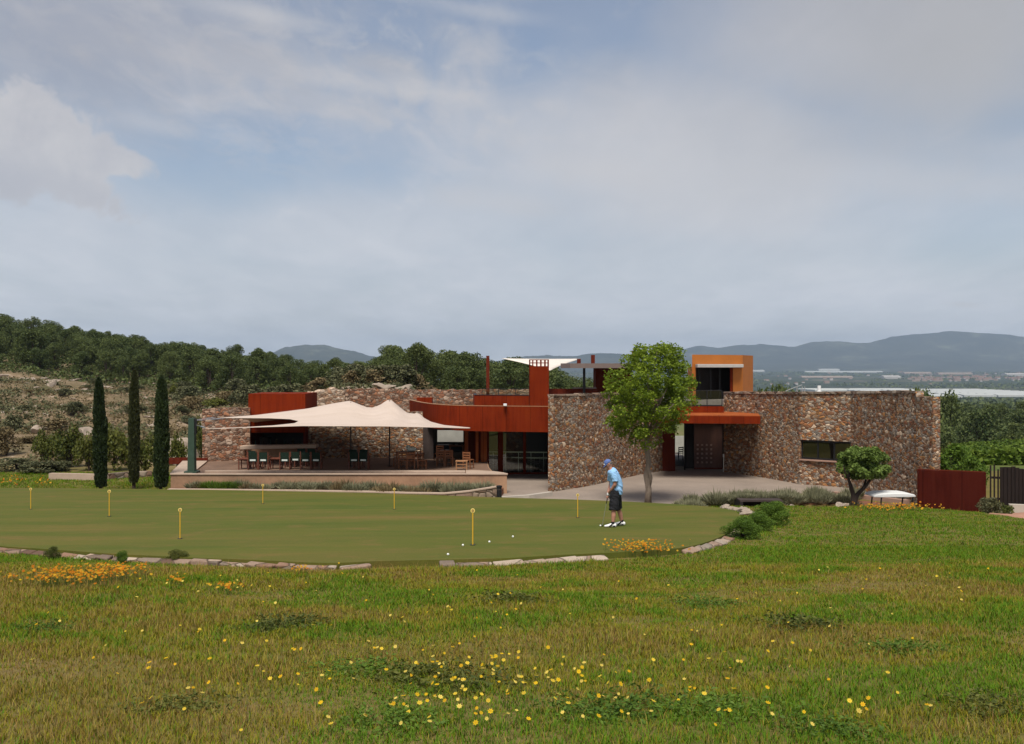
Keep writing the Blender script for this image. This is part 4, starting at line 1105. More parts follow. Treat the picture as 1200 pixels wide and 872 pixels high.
# --- the forecourt tree
def court_tree():
    d=43.6; bx=X(759,d); r=empty('broadleaf_tree',(bx,d,-6.0),'round leafy green tree with a twisted grey trunk on the forecourt beside the golfer','tree')
    b0=Vector((bx,d,-6.05)); segs=[]
    fork=Vector((X(757.5,d),d,Z(523,d)))
    tr=[b0,b0+Vector((.04,0,.7)),b0+Vector((-.05,.05,1.3)),b0+Vector((.05,-.03,1.9)),fork,fork+Vector((.02,0,.8)),fork+Vector((.1,.1,2.0)),fork+Vector((.1,0,3.1))]
    segs.append((tr,[.17,.135,.13,.115,.12,.09,.06,.03])) 
    segs.append(([b0+Vector((.03,.04,.6)),b0+Vector((.13,-.05,1.2)),b0+Vector((0,-.08,1.7)),fork],[.085,.08,.075,.07]))
    rnd=random.Random(5); cs=[];rs=[]
    prof_y=[403,410,420,435,450,465,480,495,508,520,530]
    prof_l=[752,738,729,718,710,703,699,705,722,735,742]
    prof_r=[783,797,806,813,817,818,812,805,796,790,782]
    n=0
    while n<250:
        py=rnd.uniform(405,526); l=np.interp(py,prof_y,prof_l); rr=np.interp(py,prof_y,prof_r)
        cxp=(l+rr)/2; half=((rr-l)/2-5)*(1.12 if rnd.random()<.12 else 1); 
        ang=rnd.uniform(0,6.283); k=math.sqrt(rnd.uniform(.12,1))
        if py>496 and rnd.random()<.7: continue
        px=cxp+half*k*math.cos(ang); dd=d+half/F*d*k*math.sin(ang)
        c=at(px,py,d); c.y=dd; cs.append(c); rs.append(rnd.uniform(.14,.36)); n+=1
    for i in range(16):
        c=cs[i*7]; s=Vector((0,0,0)); s=tr[4].lerp(tr[6],rnd.random()*.8)
        segs.append(([s,s.lerp(c,.5)+Vector((0,0,.12)),c],[.055,.035,.012]))
    part(trunk_mesh(segs,9),'trunk',M['bark'],r,smooth=True)
    P=clump_points(cs,rs,1500); P=P+RNG.normal(size=P.shape)*.07*(RNG.random(len(P))<.4)[:,None]
    quads_obj('crown',leaf_quads(P,.075,1.7,.7),M['leaf_tree'],r)
court_tree()

# --- olive by the wall
def olive():
    d=41.5; bx=X(1001,d); bz=Z(586,d); r=empty('olive_tree',(bx,d,bz),'small olive tree with a forked dark trunk in front of the slot window','tree')
    f=lambda px,py,dy=0: at(px,py,d)+Vector((0,dy,0))
    segs=[([f(1000,590),f(1000,580),f(997,570),f(994,560),f(996,548)],[.12,.095,.075,.055,.03]),
          ([f(1001,588),f(1005,579),f(1014,570),f(1021,561),f(1024,550)],[.12,.095,.075,.055,.03]),
          ([f(1012,572),f(1018,558,.2),f(1010,545,.3)],[.06,.04,.02]),([f(995,562),f(988,552,-.2),f(986,545,-.3)],[.05,.03,.02])]
    rnd=random.Random(3);cs=[];rs=[]
    py_=[525,530,538,546,553,560]; pl=[1000,988,980,979,983,1000]; pr=[1020,1034,1041,1042,1039,1022]
    while len(cs)<95:
        y=rnd.uniform(528,558); l=np.interp(y,py_,pl)+5; q=np.interp(y,py_,pr)-3; k=math.sqrt(rnd.random())*(1.1 if rnd.random()<.15 else 1); a=rnd.uniform(0,6.283)
        c=at((l+q)/2+(q-l)/2*k*math.cos(a),y,d); c.y+=(q-l)/2/F*d*k*math.sin(a); cs.append(c); rs.append(rnd.uniform(.13,.29))
    part(trunk_mesh(segs,8),'trunk',M['bark_dark'],r)
    quads_obj('crown',leaf_quads(clump_points(cs,rs,2300),.075,2.2),M['leaf_olive'],r)
olive()

# --- cypresses
def cypress(px,ytop,ybot,d,wpx,label,rs):
    bx=X(px,d); z0=Z(ybot,d); h=Z(ytop,d)-z0; R=wpx/2/F*d
    r=empty('cypress',(bx,d,z0),label,'tree','cypresses left of the terrace')
    part(trunk_mesh([([(bx,d,z0-.5),(bx,d,z0+h*.5),(bx,d,z0+h*.95)],[.09,.07,.02])],7),'trunk',M['bark_dark'],r)
    n=15000; t=RNG.random(n); a=RNG.uniform(0,6.283,n)
    prof=np.interp(t,[0,.06,.3,.6,.85,.95,1],[.72,.92,1.0,.92,.70,.45,.06])
    wob=.70+.62*fbm(a*1.9+rs*9,t*(15+3*rs)+rs,rs,4)
    lean=np.interp(t,[0,.7,1],[0,(rs-2)*.05,-.10 if rs==1 else .03])
    rad=R*prof*wob*(RNG.uniform(.45,1.0,n)**.4)
    P=np.stack([bx+lean+np.cos(a)*rad,d+np.sin(a)*rad,z0+.05+t*h*.985],1)
    dirs=np.stack([np.cos(a)*.35,np.sin(a)*.35,np.ones(n)],1)+RNG.normal(size=(n,3))*.28; dirs/=np.linalg.norm(dirs,axis=1)[:,None]
    b=np.cross(dirs,rand_dirs(n)); b/=np.linalg.norm(b,axis=1)[:,None]
    s=RNG.uniform(.07,.17,n)[:,None]; w=RNG.uniform(.025,.05,n)[:,None]
    V=np.stack([P-dirs*s*.5,P+b*w,P+dirs*s*.7,P-b*w],1).reshape(-1,3)
    quads_obj('crown',V,M['leaf_cyp_brown' if rs==2 else 'leaf_cyp'],r)
cypress(118,443,571,47.6,14.5,'leftmost of the three slim dark cypresses, with the blunt leaning tip',1)
cypress(157,433.5,566,49.0,11.8,'tallest and slimmest dark cypress, the middle one of the three',2)
cypress(188.5,440.5,571.5,47.2,16.5,'stoutest dark cypress, nearest the terrace and the green pole',3)

# --- shrubs behind the green on the left
bb=[bushy(20+k,1.9,1.15,l,240,.12,ncl=24,zlo=.12) for k,l in enumerate(('leaf_bush','leaf_dark','leaf_lush','leaf_dry'))]
bb.append(bushy(31,1.9,1.15,'leaf_lush',1500,.045,ncl=34,zlo=.10)); bb.append(bushy(32,1.9,1.15,'leaf_bush',1500,.045,ncl=34,zlo=.10))
used=set()
def put(kind,px,pyb,d,hpx,wpx,label,group=None,cat='bush',z=None):
    x=X(px,d); z=Hs(x,d) if z is None else z
    zb=z; h=max(.3,Z(pyb-hpx,d)-zb); w=wpx/F*d/2.3
    sc=(w,w,h/1.9)
    p=bb[kind]
    if kind in used: o=dup(p,(x,d,zb-.05),RNG.uniform(0,6.28),label,sc)
    else: used.add(kind); place(p,(x,d,zb-.05),RNG.uniform(0,6.28),sc); o=p; o['label']=label
    if group: o['group']=group
    o['category']=cat
    return o
LB=[(0,52,552,62,50,32,'yellow green tall bush left of the first cypress, with a pointed top'),(0,82,560,60,64,40,'broad dark olive bush behind the leftmost cypress, on its left'),
    (0,104,562,58,56,34,'olive bush between the tan bank and the leftmost cypress'),(0,133,562,58,68,44,'tall olive green bush filling the gap between the first two cypresses'),(2,148,558,62,44,26,'bright green bush just left of the middle cypress'),
    (0,170,564,56,58,38,'olive green bush between the middle and the stout cypress'),(1,20,566,58,30,50,'dark grey green low bush at the far left edge'),(1,48,566,57,26,48,'dark low bush below the tall yellow green bush'),
    (1,66,566,58,26,40,'dark low bush between the yellow green bush and the broad olive bush'),(3,8,560,66,60,40,'brown dry bush at the left picture edge'),(3,38,556,72,46,40,'brown dry bush with bare gaps left of the tall bush'),
    (0,208,548,58,42,22,'dark green bush behind the green pole, on its left'),(0,236,548,59,62,18,'narrow dark bush between the green pole and the stone wall'),(3,70,540,80,50,44,'dry brown bush up the slope behind the broad olive bush'),
    (1,16,530,82,44,26,'small dark upright bush on the slope at the left edge')]
for kind,px,pyb,d,hp,wp,l in LB:
    put(kind,px,pyb,d,hp,wp,l)
# scrub bushes along the foot of the hill wood and on the bank behind the sail
sb=0
for k in range(46):
    px=RNG.uniform(195,500); d=RNG.uniform(74,125) if px<370 else RNG.uniform(80,98)
    if px<300: d=RNG.uniform(95,150)
    o=put(int(RNG.choice([0,1,1,3,1])),px,0,d,-1,RNG.uniform(12,34)*100/d,'grey green scrub bush on the bank behind the sail and the bar','scrub bushes on the bank')
    s=RNG.uniform(.6,1.5); o.scale=(s*RNG.uniform(.9,1.4),s*1.1,s*RNG.uniform(.6,1.0))
for k in range(44):
    px=RNG.uniform(-60,240); d=RNG.uniform(86,178)
    o=put(int(RNG.choice([1,1,3,1])),px,0,d,-1,20,'low grey scrub bush on the terraced left slope below the wood','scrub bushes on the left slope')
    s=RNG.uniform(.3,.9); o.scale=(s*RNG.uniform(1.0,2.0),s*1.2,s*RNG.uniform(.45,.8))
# bushes right of the building
put(2,1118,556,52,34,42,'bright green bush at the right corner of the long stone wall'); put(2,1140,556,50,22,32,'small green bush behind the rusty steel screen'); put(0,1108,556,56,40,22,'olive green bush hugging the right end of the long wall')
put(1,1160,604,36.5,22,26,'dark bush at the right foot of the rusty steel screen'); put(0,1176,600,37.5,12,24,'low bush beside the sandy path and the screen')
put(4,903,618,28.5,31,46,'bright green bush at the right end of the putting green'); put(4,868,636,24,31,48,'yellow green bush beside the pale edging stones at the right end of the green'); put(4,886,628,26.2,29,42,'lush bush between the two bushes at the right end of the green')
put(5,208.5,663,19.2,19,27,'small olive bush growing against the left front edging'); put(4,143,665,18.9,11,17,'tiny bright bush against the left front edging'); put(5,60,655,19.7,10,20,'tiny dark bush at the left end of the front edging')

# --- lavender like grey green tufts
def tuft(k,mat,n=170,h=.45,r=.42,w=.018,name='lavender_shrub'):
    a=RNG.uniform(0,6.283,n); rr=r*np.sqrt(RNG.random(n)); base=np.stack([np.cos(a)*rr*.6,np.sin(a)*rr*.6,np.zeros(n)],1)
    tip=np.stack([np.cos(a)*rr*1.15,np.sin(a)*rr*1.15,h*RNG.uniform(.6,1.1,n)*(1-.45*(rr/r)**2)],1)+RNG.normal(size=(n,3))*.035
    dirs=tip-base; b=np.cross(dirs,rand_dirs(n)); b/=np.linalg.norm(b,axis=1)[:,None]
    m=(base+tip)/2
    V=np.stack([base,m+b*w,tip,m-b*w],1).reshape(-1,3)
    o=quads_obj(name,V,M[mat]); return o
lav=[tuft(k,'leaf_grey',260) for k in range(3)]; lavg=[tuft(9,'leaf_lush',200),tuft(8,'leaf_dry',200)]
lused=set()
def putl(o,x,y,z,s,label,group):
    if o.name in lused: c=o.copy(); C.objects.link(c)
    else: lused.add(o.name); c=o
    c.location=(x,y,z); c.scale=(s*RNG.uniform(.9,1.2),s*RNG.uniform(.9,1.2),s*RNG.uniform(.8,1.15)); c.rotation_euler=(0,0,RNG.uniform(0,6.28)); tag(c,label,'shrub',group)
for k in range(58):
    t=k/57; px=228+t*345; i=np.interp(px,[200,350,480,583],[46.1,45.3,43.9,44.2]); d=RNG.uniform(i+.55,min(46.9,i+1.9))
    if 300<px<330 and k%2: continue
    o=lavg[0] if (235<px<300 and RNG.random()<.55) else (lavg[1] if RNG.random()<.14 else lav[RNG.integers(3)])
    putl(o,X(px,d),d,-5.72,RNG.uniform(.7,1.05)*(1+.35*t),'grey green lavender tuft in the row at the foot of the terrace wall' if o not in lavg else 'greener tuft among the lavender at the foot of the terrace wall','lavender row on the planter' if o not in lavg else 'green tufts on the planter')
for k in range(64):
    px=RNG.uniform(800,1000); lo=np.interp(px,[800,850,900,960,1000],[41.0,41.5,43.0,43.5,42.8]); d=RNG.uniform(lo,lo+3.0)
    x=X(px,d)
    putl(lav[RNG.integers(3)],x,d,max(Hs(x,d),-6.0 if d>43.5 else -9),RNG.uniform(.8,1.4),'grey green tuft in the bed along the front of the forecourt','grey tufts along the forecourt')

# low scrub and dry grass tufts over the left slope and the bank (a mass nobody could count)
def scrub(name,n,leaf,size,hm,seed,label):
    rng=np.random.default_rng(seed)
    px=rng.uniform(-120,520,n*3); d=rng.uniform(61,185,n*3); x=(px-600)/F*d
    k=fbm(x*.12,d*.12,seed,4)+rng.normal(size=n*3)*.05
    keep=(k>.50)&~((px>225)&(d<69)); x,d=x[keep][:n],d[keep][:n]; m=7
    X_=np.repeat(x,m)+rng.normal(size=len(x)*m)*.28; Y_=np.repeat(d,m)+rng.normal(size=len(x)*m)*.28
    P=np.stack([X_,Y_,H(X_,Y_)+rng.uniform(.0,hm,len(X_))],1)
    tag(quads_obj(name,leaf_quads(P,size,1.8),M[leaf]),label,'scrub',kind='stuff')
scrub('hillside_scrub',3000,'leaf_dark',.2,.45,5,'dark low scrub covering the terraced left slope')
scrub('dry_hillside_grass',6500,'leaf_dry',.15,.3,6,'dry straw and olive undergrowth covering the left slope')

rng=np.random.default_rng(77); n=5200; px=rng.uniform(-100,360,n); d=rng.uniform(140,262,n); lo=np.interp(px,[-100,0,120,200,260,360],[168,166,163,154,134,122]); k=d>lo-2; x=((px-600)/F*d)[k]; d=d[k]
X_=np.repeat(x,8)+rng.normal(size=len(x)*8)*.5; Y_=np.repeat(d,8)+rng.normal(size=len(x)*8)*.5
tag(quads_obj('wood_undergrowth',leaf_quads(np.stack([X_,Y_,H(X_,Y_)+rng.uniform(0,1.3,len(X_))],1),.32,1.6),M['leaf_pine']),'dark undergrowth below the pines of the left hill wood','undergrowth',kind='stuff')
# low pale wall and verge beyond the left end of the green
vw=strip('low_stone_wall',[pt(57,53.5),pt(85,53.3),pt(114,53.0)],-7,-5.72,.3,M['cap'],None); tag(vw,'very low pale stone wall on the verge left of the leftmost cypress','wall')
vw=strip('low_stone_wall',[pt(128,53.5),pt(150,54.3),pt(178,54.8)],-7,-5.74,.35,M['edging'],None); tag(vw,'very low rough stone wall between the cypresses','wall')

for k in range(25):
    d=63+k*3.5; x0,x1=X(1110,d)+RNG.uniform(-1,1),X(1390,d); n=2400; x=RNG.uniform(x0,x1,n); y=d+RNG.normal(size=n)*.22+(x-x0)*.12; h=RNG.uniform(.15,1.0,n)*(.75+.5*fbm(x*.6,x*0+k,k,2))
    tag(quads_obj('vine_row',leaf_quads(np.stack([x,y,H(x,y)+h],1),.24,1.4,.5),M['leaf_vine']),'row of bright green vines in the valley vineyard at the right','vine row','vine rows')
for k in range(9):
    putl(lav[k%3],X(862+k*7.5,42.3),42.2,-5.62,RNG.uniform(.5,.8),'grey green tuft growing on top of the dark culvert mouth','tufts on the culvert')
# ------------------------------------------------------------------ meadow grass and flowers
def grass(n,ymin,ymax,tmax,seed):
    rng=np.random.default_rng(seed)
    y=rng.uniform(ymin,ymax,n); x=rng.uniform(-1,1,n)*(y*(tmax-.08)+4.2)
    sd=poly_sd(GS,x,y)
    keep=(sd>np.where(x>4,.03,.22))
    inpath=poly_sd(np.array(path),x,y)<.1; keep&=~inpath
    lim=np.interp(x,[-30,-12,2,7,20],[21.5,21.5,22,38.6,39.6]); keep&=(y<lim)
    return x[keep],y[keep]
def meadow_tint(x,y,rng,n):
    """species mix by patch: lush, olive, dry"""
    a=fbm(x*.32+3,y*.5,41,4); b=fbm(x*1.1,y*1.3,51,3); c=fbm(x*.16,y*.22,61,3)
    dry=sst(.47,.60,a*.6+b*.4)*.9+sst(.45,.62,c)*.25
    dry=dry*(1-.9*sst(17.5,21,y)*(1-sst(1,8,x)*sst(24,30,y)))
    lush=sst(.50,.62,1-b*.5-a*.5)+.8*sst(17.5,20.5,y)
    dry=np.clip(dry,0,1); lush=np.clip(lush,0,1)
    return dry,lush
def blades(n,ymin,ymax,seed,hmul=1.0,wmul=1.0,tmax=.66):
    rng=np.random.default_rng(seed+1)
    tx,ty=grass(n//5,ymin,ymax,tmax,seed)
    x=np.repeat(tx,5)+rng.normal(size=len(tx)*5)*.035*np.repeat(np.sqrt(ty/8),5); y=np.repeat(ty,5)+rng.normal(size=len(tx)*5)*.035*np.repeat(np.sqrt(ty/8),5)
    n=len(x); z=H(x,y)
    dry,lush=meadow_tint(x,y,rng,n)
    u=rng.random(n); isdry=u<(.06+.36*dry)*(1-.65*lush)
    islush=(~isdry)&(rng.random(n)<.15+.6*lush)
    hh=np.where(isdry,rng.uniform(.04,.135,n),rng.uniform(.03,.09,n))*(.42+.66*fbm(x*.7,y*.7,71,3))*hmul
    hh=np.where(islush,hh*1.25,hh)
    bare=fbm(x*.55+9,y*.8,81,3); hh*=np.where(bare<.33,.7,1.0)
    w=.0025*np.sqrt(np.maximum(y,6)/7)*wmul*np.where(isdry,.8,1.15)*rng.uniform(.7,1.3,n)
    c=np.zeros((n,3)); v=rng.uniform(.72,1.28,n)[:,None]
    c[:]=np.array([.205,.192,.010]); c[islush]=np.array([.088,.175,.008]); c[isdry]=np.array([.235,.155,.033])
    tan=isdry&(rng.random(n)<.3); c[tan]=np.array([.31,.225,.075]); rust=isdry&(rng.random(n)<.12); c[rust]=np.array([.17,.085,.04])
    yel=(~isdry)&(~islush)&(rng.random(n)<.25); c[yel]=np.array([.27,.24,.035])
    c*=v
    az=rng.uniform(0,6.283,n); lean=rng.uniform(.2,1.15,n)*hh
    seed_=isdry&(rng.random(n)<.06); hh=np.where(seed_,hh*1.9,hh)
    dx,dy=np.cos(az),np.sin(az); px,py=-dy,dx
    B=np.stack([x,y,z-.01],1); S=np.stack([px,py,np.zeros(n)],1)*w[:,None]; L=np.stack([dx,dy,np.zeros(n)],1)*lean[:,None]; U=np.array([0,0,1.])*hh[:,None]
    V=np.stack([B-S,B+S,B+S*.8+L*.35+U*.6,B-S*.8+L*.35+U*.6,B+L+U*.97],1).reshape(-1,3)
    k=np.arange(n)*5
    loops=np.stack([k,k+1,k+2,k+3,k+3,k+2,k+4],1).ravel(); st=np.stack([np.arange(n)*7,np.arange(n)*7+4],1).ravel()
    col=np.ones((n,5,4)); col[:,:,:3]=c[:,None,:]
    return V,loops,st,col.reshape(-1,4)
def merge(name,sets,mat,label,cat):
    V=[];Lp=[];St=[];Co=[];vo=0;lo=0
    for v,l,s,c in sets: V.append(v);Lp.append(l+vo);St.append(s+lo);Co.append(c);vo+=len(v);lo+=len(l)
    o=np_obj(name,np.concatenate(V),np.concatenate(Lp),np.concatenate(St),mat,col=np.concatenate(Co)); return tag(o,label,cat,kind='stuff')
def verge(n):
    global grass
    old=grass; rng=np.random.default_rng(9)
    def g2(m,a,b,t,s):
        y=rng.uniform(45.5,57,m); x=rng.uniform(-34,-15.6,m); return x[(poly_sd(GS,x,y)>.1)&(poly_sd(np.array(ter),x,y)>.1)],y[(poly_sd(GS,x,y)>.1)&(poly_sd(np.array(ter),x,y)>.1)]
    grass=g2; r=blades(n,45,57,3,1.6,1.2); grass=old; return r
merge('meadow_grass',[blades(GRASS_N,5.0,22.5,1),blades(int(GRASS_N*.42),22.5,39.5,5,1.0,1.1,.62),verge(60000)],M['blade'],'wild olive and straw coloured meadow grass in the foreground','grass')

def flower_field(name,spots,size,cols,hrange,label,petals=7,stem=True):
    V=[];Lp=[];St=[];Co=[]; vo=0; lo=0
    hz_=H(np.array([p[0] for p in spots]),np.array([p[1] for p in spots]))
    for (x,y),z in zip(spots,hz_):
        s=size*RNG.uniform(.7,1.25); h=RNG.uniform(*hrange); c0=np.array(cols[RNG.integers(len(cols))])*RNG.uniform(.8,1.1)
        tilt=RNG.normal(size=2)*.45; tilt[1]-=.35
        n=np.array([tilt[0],tilt[1],1.0]); n/=np.linalg.norm(n)
        a=np.cross(n,[1,0,0]); a/=np.linalg.norm(a); b=np.cross(n,a); ctr=np.array([x,y,z+h])
        ring=[ctr]
        for k in range(petals*2):
            t=math.pi*k/petals; rr=s*(1.0 if k%2 else .62); ring.append(ctr+(a*math.cos(t)+b*math.sin(t))*rr+n*s*.18*(k%2))
        m=petals*2
        V+=ring
        for k in range(m):
            Lp+=[vo,vo+1+k,vo+1+(k+1)%m]; St.append(lo); lo+=3
        Co+=[np.append(c0*np.array([.8,.6,.5]),1)]+[np.append(c0,1)]*m
        vo+=m+1
        if stem:
            w=.0025*max(1,math.sqrt(y/8)); V+=[np.array([x-w,y,z]),np.array([x+w,y,z]),ctr-n*.004]; Lp+=[vo,vo+1,vo+2]; St.append(lo); lo+=3; Co+=[np.array([.06,.09,.02,1])]*3; vo+=3
    o=np_obj(name,np.array(V),Lp,St,M['petal'],col=np.array(Co)); return tag(o,label,'flowers',kind='stuff')
_DD=np.linspace(4.5,30,340)
_TX=np.linspace(-.8,.8,161)
_TZ=np.array([H(t*_DD,_DD) for t in _TX])
def meadow_at(px,py):
    """where the sight line of a photo point meets the meadow"""
    t=(px-600)/F; i=int(round((np.clip(t,-.8,.8)+.8)/.01))
    k=np.nonzero((HY-py)/F*_DD<=_TZ[i])[0]
    d=_DD[k[0]] if len(k) else 25.0
    return (t*d,d)
YC=[(.75,.52,.02),(.78,.60,.06),(.8,.66,.14),(.74,.47,.02)]
sp=[]
for k in range(92): sp.append(meadow_at(np.clip(RNG.normal(545,120),200,900),RNG.uniform(775,868)))
for cx,cy,sx,sy,n in ((420,760,260,60,40),(820,760,220,50,30),(160,790,120,40,18),(560,795,70,16,26),(600,820,60,18,20),(240,830,45,22,14),(830,835,70,24,22),(1050,845,30,14,7),(880,860,50,10,6),(500,845,60,18,16),(640,690,60,18,14),(250,718,70,18,14),(1000,690,150,25,22),(700,755,260,40,22),(930,668,60,9,12),(250,690,90,12,12),(560,725,60,8,8)):
    for k in range(n):
        py=RNG.normal(cy,sy)
        if py<668 or py>872: continue
        sp.append(meadow_at(RNG.normal(cx,sx),py))
flower_field('yellow_flowers',sp,.0185,YC,(.06,.16),'scattered small yellow wildflowers in the foreground meadow')
def patch(cx,cy,rx,ry,n,shape=None):
    out=[]
    while len(out)<n:
        a,b=RNG.normal(size=2)*.5
        if a*a+b*b<1: out.append(meadow_at(cx+a*rx,cy+b*ry))
    return out
OC=[(.52,.22,.012),(.58,.30,.02),(.5,.18,.01),(.58,.37,.03)]
flower_field('orange_flowers',patch(92,686,62,10,260)+patch(138,681,44,9,150)+patch(60,689,34,7,80),.024,OC,(.12,.27),'dense patch of orange marigolds in the meadow at the left below the stone edging',6)
def patch2(px0,px1,d0,d1,n): return [(X(RNG.uniform(px0,px1),(dd:=RNG.uniform(d0,d1))),dd) for _ in range(n)]
flower_field('orange_flowers',[(X(RNG.normal(752,19),(dd:=RNG.uniform(20.0,20.9))),dd) for _ in range(260)],.025,OC,(.12,.30),'orange marigolds spilling over the stone edging below the golfer',6)
flower_field('orange_flowers',[(X(RNG.normal(1050,24),(dd:=RNG.uniform(35.0,37.4))),dd) for _ in range(190)],.038,OC,(.08,.26),'orange flowers on the bank in front of the white cart roof',6)
flower_field('orange_flowers',[(X(RNG.uniform(2,34),(dd:=RNG.uniform(49,51.5))),dd) for _ in range(34)]+[(X(RNG.uniform(40,62),(dd:=RNG.uniform(49,51.5))),dd) for _ in range(18)],.05,OC+[(.5,.08,.01)],(.15,.55),'orange and red flowers beyond the far left corner of the green',6)
flower_field('orange_flowers',patch(265,696,28,5,34)+patch(205,687,14,4,24)+patch(355,674,16,3,22)+patch(8,684,14,5,22),.024,OC,(.08,.16),'small orange flower clusters scattered below the front stone edging',6)

# leafy dark weeds clumps in the meadow
def mound(mat):
    n=1300; P=np.stack([RNG.normal(size=n)*.24,RNG.normal(size=n)*.22,np.zeros(n)],1); k=fbm(P[:,0]*9,P[:,1]*9,12,3); P=P[k>.40]; n=len(P)
    r=np.hypot(P[:,0],P[:,1]); P[:,2]=RNG.uniform(.01,.10,n)*np.clip(1.2-r*1.3,.3,1.2)
    return quads_obj('weed_clump',leaf_quads(P,.019,2.3,.2),M[mat])
wd=[mound('leaf_lush'),mound('leaf_bush')]
for k,(px,py,s,m,l) in enumerate([(340,735,1.5,1,'dark grey green weed clump left of centre in the meadow'),(310,742,1.1,1,'dark weed clump beside the blue tinged weeds left of centre'),(945,738,1.5,1,'dark green weed tuft right of centre in the meadow'),(480,800,1.3,1,'dark weed clump beside the thick yellow flowers, left one'),(555,806,1.4,1,'dark weed clump amid the thick yellow flowers, right one'),(425,790,1.2,0,'green weed clump left of the yellow flowers'),(45,742,1.1,0,'green weed clump at the left side of the meadow'),(600,706,1.4,1,'dark weed clump in the upper middle of the meadow'),(740,838,1.3,0,'bright green weed clump near the bottom right of centre'),(700,842,1.1,0,'bright green weed clump left of the one near the bottom'),(840,838,1.2,0,'bright green weed clump right of the one near the bottom'),(460,855,1.2,0,'bright green weed clump near the bottom edge left of centre'),(1060,765,1.2,0,'green weed clump at the right side of the meadow'),(1165,835,1.2,1,'dark weed clump in the bottom right corner'),(835,712,1.3,0,'green weed clump below the right bend of the green'),(195,835,1.1,1,'dark weed clump in the lower left meadow'),(980,865,1.1,0,'bright green weed clump at the bottom edge right of centre')]):
    x,y=meadow_at(px,py); o=wd[m]
    if o.name in lused: c=o.copy(); C.objects.link(c)
    else: lused.add(o.name); c=o
    c.location=(x,y,Hs(x,y)-.01); c.scale=(s*.9,s*.75,s*.7); c.rotation_euler=(0,0,k*1.3); tag(c,l,'weeds')

# ------------------------------------------------------------------ stone edging of the green
def edging(label,i_px0,i_px1,rows=((.0,.17,.34),)):
    # follow the polygon where the photo column lies between the limits, on the near side
    pts=[(x,y) for x,y in GS if y<29.6 and i_px0<=600+F*x/y<=i_px1]
    pts.sort(key=lambda p:p[0])
    P=[np.array(p) for p in pts]
    b=MB(); rnd=random.Random(int(i_px0)+77)
    line=[]
    for a,c in zip(P[:-1],P[1:]):
        L=np.linalg.norm(c-a); n=max(1,int(L/.1)); line+=[a+(c-a)*k/n for k in range(n)]
    s=0; i=0
    while i<len(line)-5:
        n=rnd.randint(3,7); j=min(len(line)-1,i+n); a,c=line[i],line[j]; t=(c-a)/np.linalg.norm(c-a); nr_=np.array([t[1],-t[0]])
        w=rnd.uniform(.14,.24); off=rnd.uniform(-.01,.03); zt=gz((a[1]+c[1])/2)+rnd.uniform(-.03,.012); zb=zt-.5
        q=[a+nr_*off,c-t*rnd.uniform(0,.03)+nr_*(off+rnd.uniform(-.02,.02)),c-t*rnd.uniform(0,.03)+nr_*(off+w),a+nr_*(off+w*rnd.uniform(.8,1.1))]
        sl=rnd.uniform(.0,.07)
        b.add([(q[k][0],q[k][1],zb) for k in range(4)]+[(q[k][0],q[k][1],zt-(sl if k>1 else 0)+rnd.uniform(-.015,.015)) for k in range(4)],[(0,1,2,3),(7,6,5,4),(0,4,5,1),(1,5,6,2),(2,6,7,3),(3,7,4,0)])
        # lower course, stepped out
        if rnd.random()<.7:
            o2=off+w+rnd.uniform(.02,.10); w2=rnd.uniform(.1,.2); z2=zt-rnd.uniform(.11,.16)
            q=[a+nr_*o2,c+nr_*o2,c+nr_*(o2+w2),a+nr_*(o2+w2)]
            b.add([(q[k][0],q[k][1],z2-.5) for k in range(4)]+[(q[k][0],q[k][1],z2+rnd.uniform(-.03,.02)-(.05 if k>1 else 0)) for k in range(4)],[(0,1,2,3),(7,6,5,4),(0,4,5,1),(1,5,6,2),(2,6,7,3),(3,7,4,0)])
        i=j
    bm=bmesh.new()
    o=b.build('stone_edging',M['edging'])
    bm.from_mesh(o.data); bmesh.ops.recalc_face_normals(bm,faces=bm.faces); bm.to_mesh(o.data); bm.free()
    bv=o.modifiers.new('bevel','BEVEL'); bv.width=.025; bv.segments=2
    tag(o,label,'edging')
edging('long left run of pale rough edging stones along the front of the green',-190,492)
edging('curved run of pale edging stones in front of the golf balls',512,738)
edging('short heap of pale edging stones at the right bend of the green',796,868)
# boulders and rocks
def rockobj(k,name='boulder',mat='rock'):
    bm=bmesh.new(); bmesh.ops.create_icosphere(bm,subdivisions=3,radius=1)
    rnd=np.random.default_rng(k)
    pl=[(rand_dirs(1)[0],rnd.uniform(.4,.8)) for _ in range(14)]
    for v in bm.verts:
        c=np.array(v.co)
        for nrm,dd in pl:
            e=c.dot(nrm)-dd
            if e>0: c=c-nrm*e*.9
        c*=1+.22*(float(vn(np.array([c[0]*3+k]),np.array([c[1]*3+c[2]*2]),k)[0])-.5)
        v.co=c
    me=bpy.data.meshes.new(name); bm.to_mesh(me); bm.free(); me.materials.append(M[mat]); o=bpy.data.objects.new(name,me); C.objects.link(o); return o
rk=[rockobj(k) for k in range(4)]
rused=set()
def rock(k,x,y,z,s,label,group=None):
    o=rk[k]
    if k in rused: o=o.copy(); C.objects.link(o)
    rused.add(k); o.location=(x,y,z); o.scale=s; o.rotation_euler=(RNG.uniform(-.3,.3),RNG.uniform(-.3,.3),RNG.uniform(0,6.28)); tag(o,label,'rock',group); return o
for k in range(190):
    px=RNG.uniform(-30,330); d=RNG.uniform(72,165)
    if px<110 and d<85: continue
    x=X(px,d); s=RNG.uniform(.13,.5)*d/100
    rock(k%4,x,d,Hs(x,d)+s*.05,(s*RNG.uniform(1.2,3.0),s,s*RNG.uniform(.35,.75)),'pale limestone outcrop on the left slope among dry scrub','limestone outcrops on the left slope')
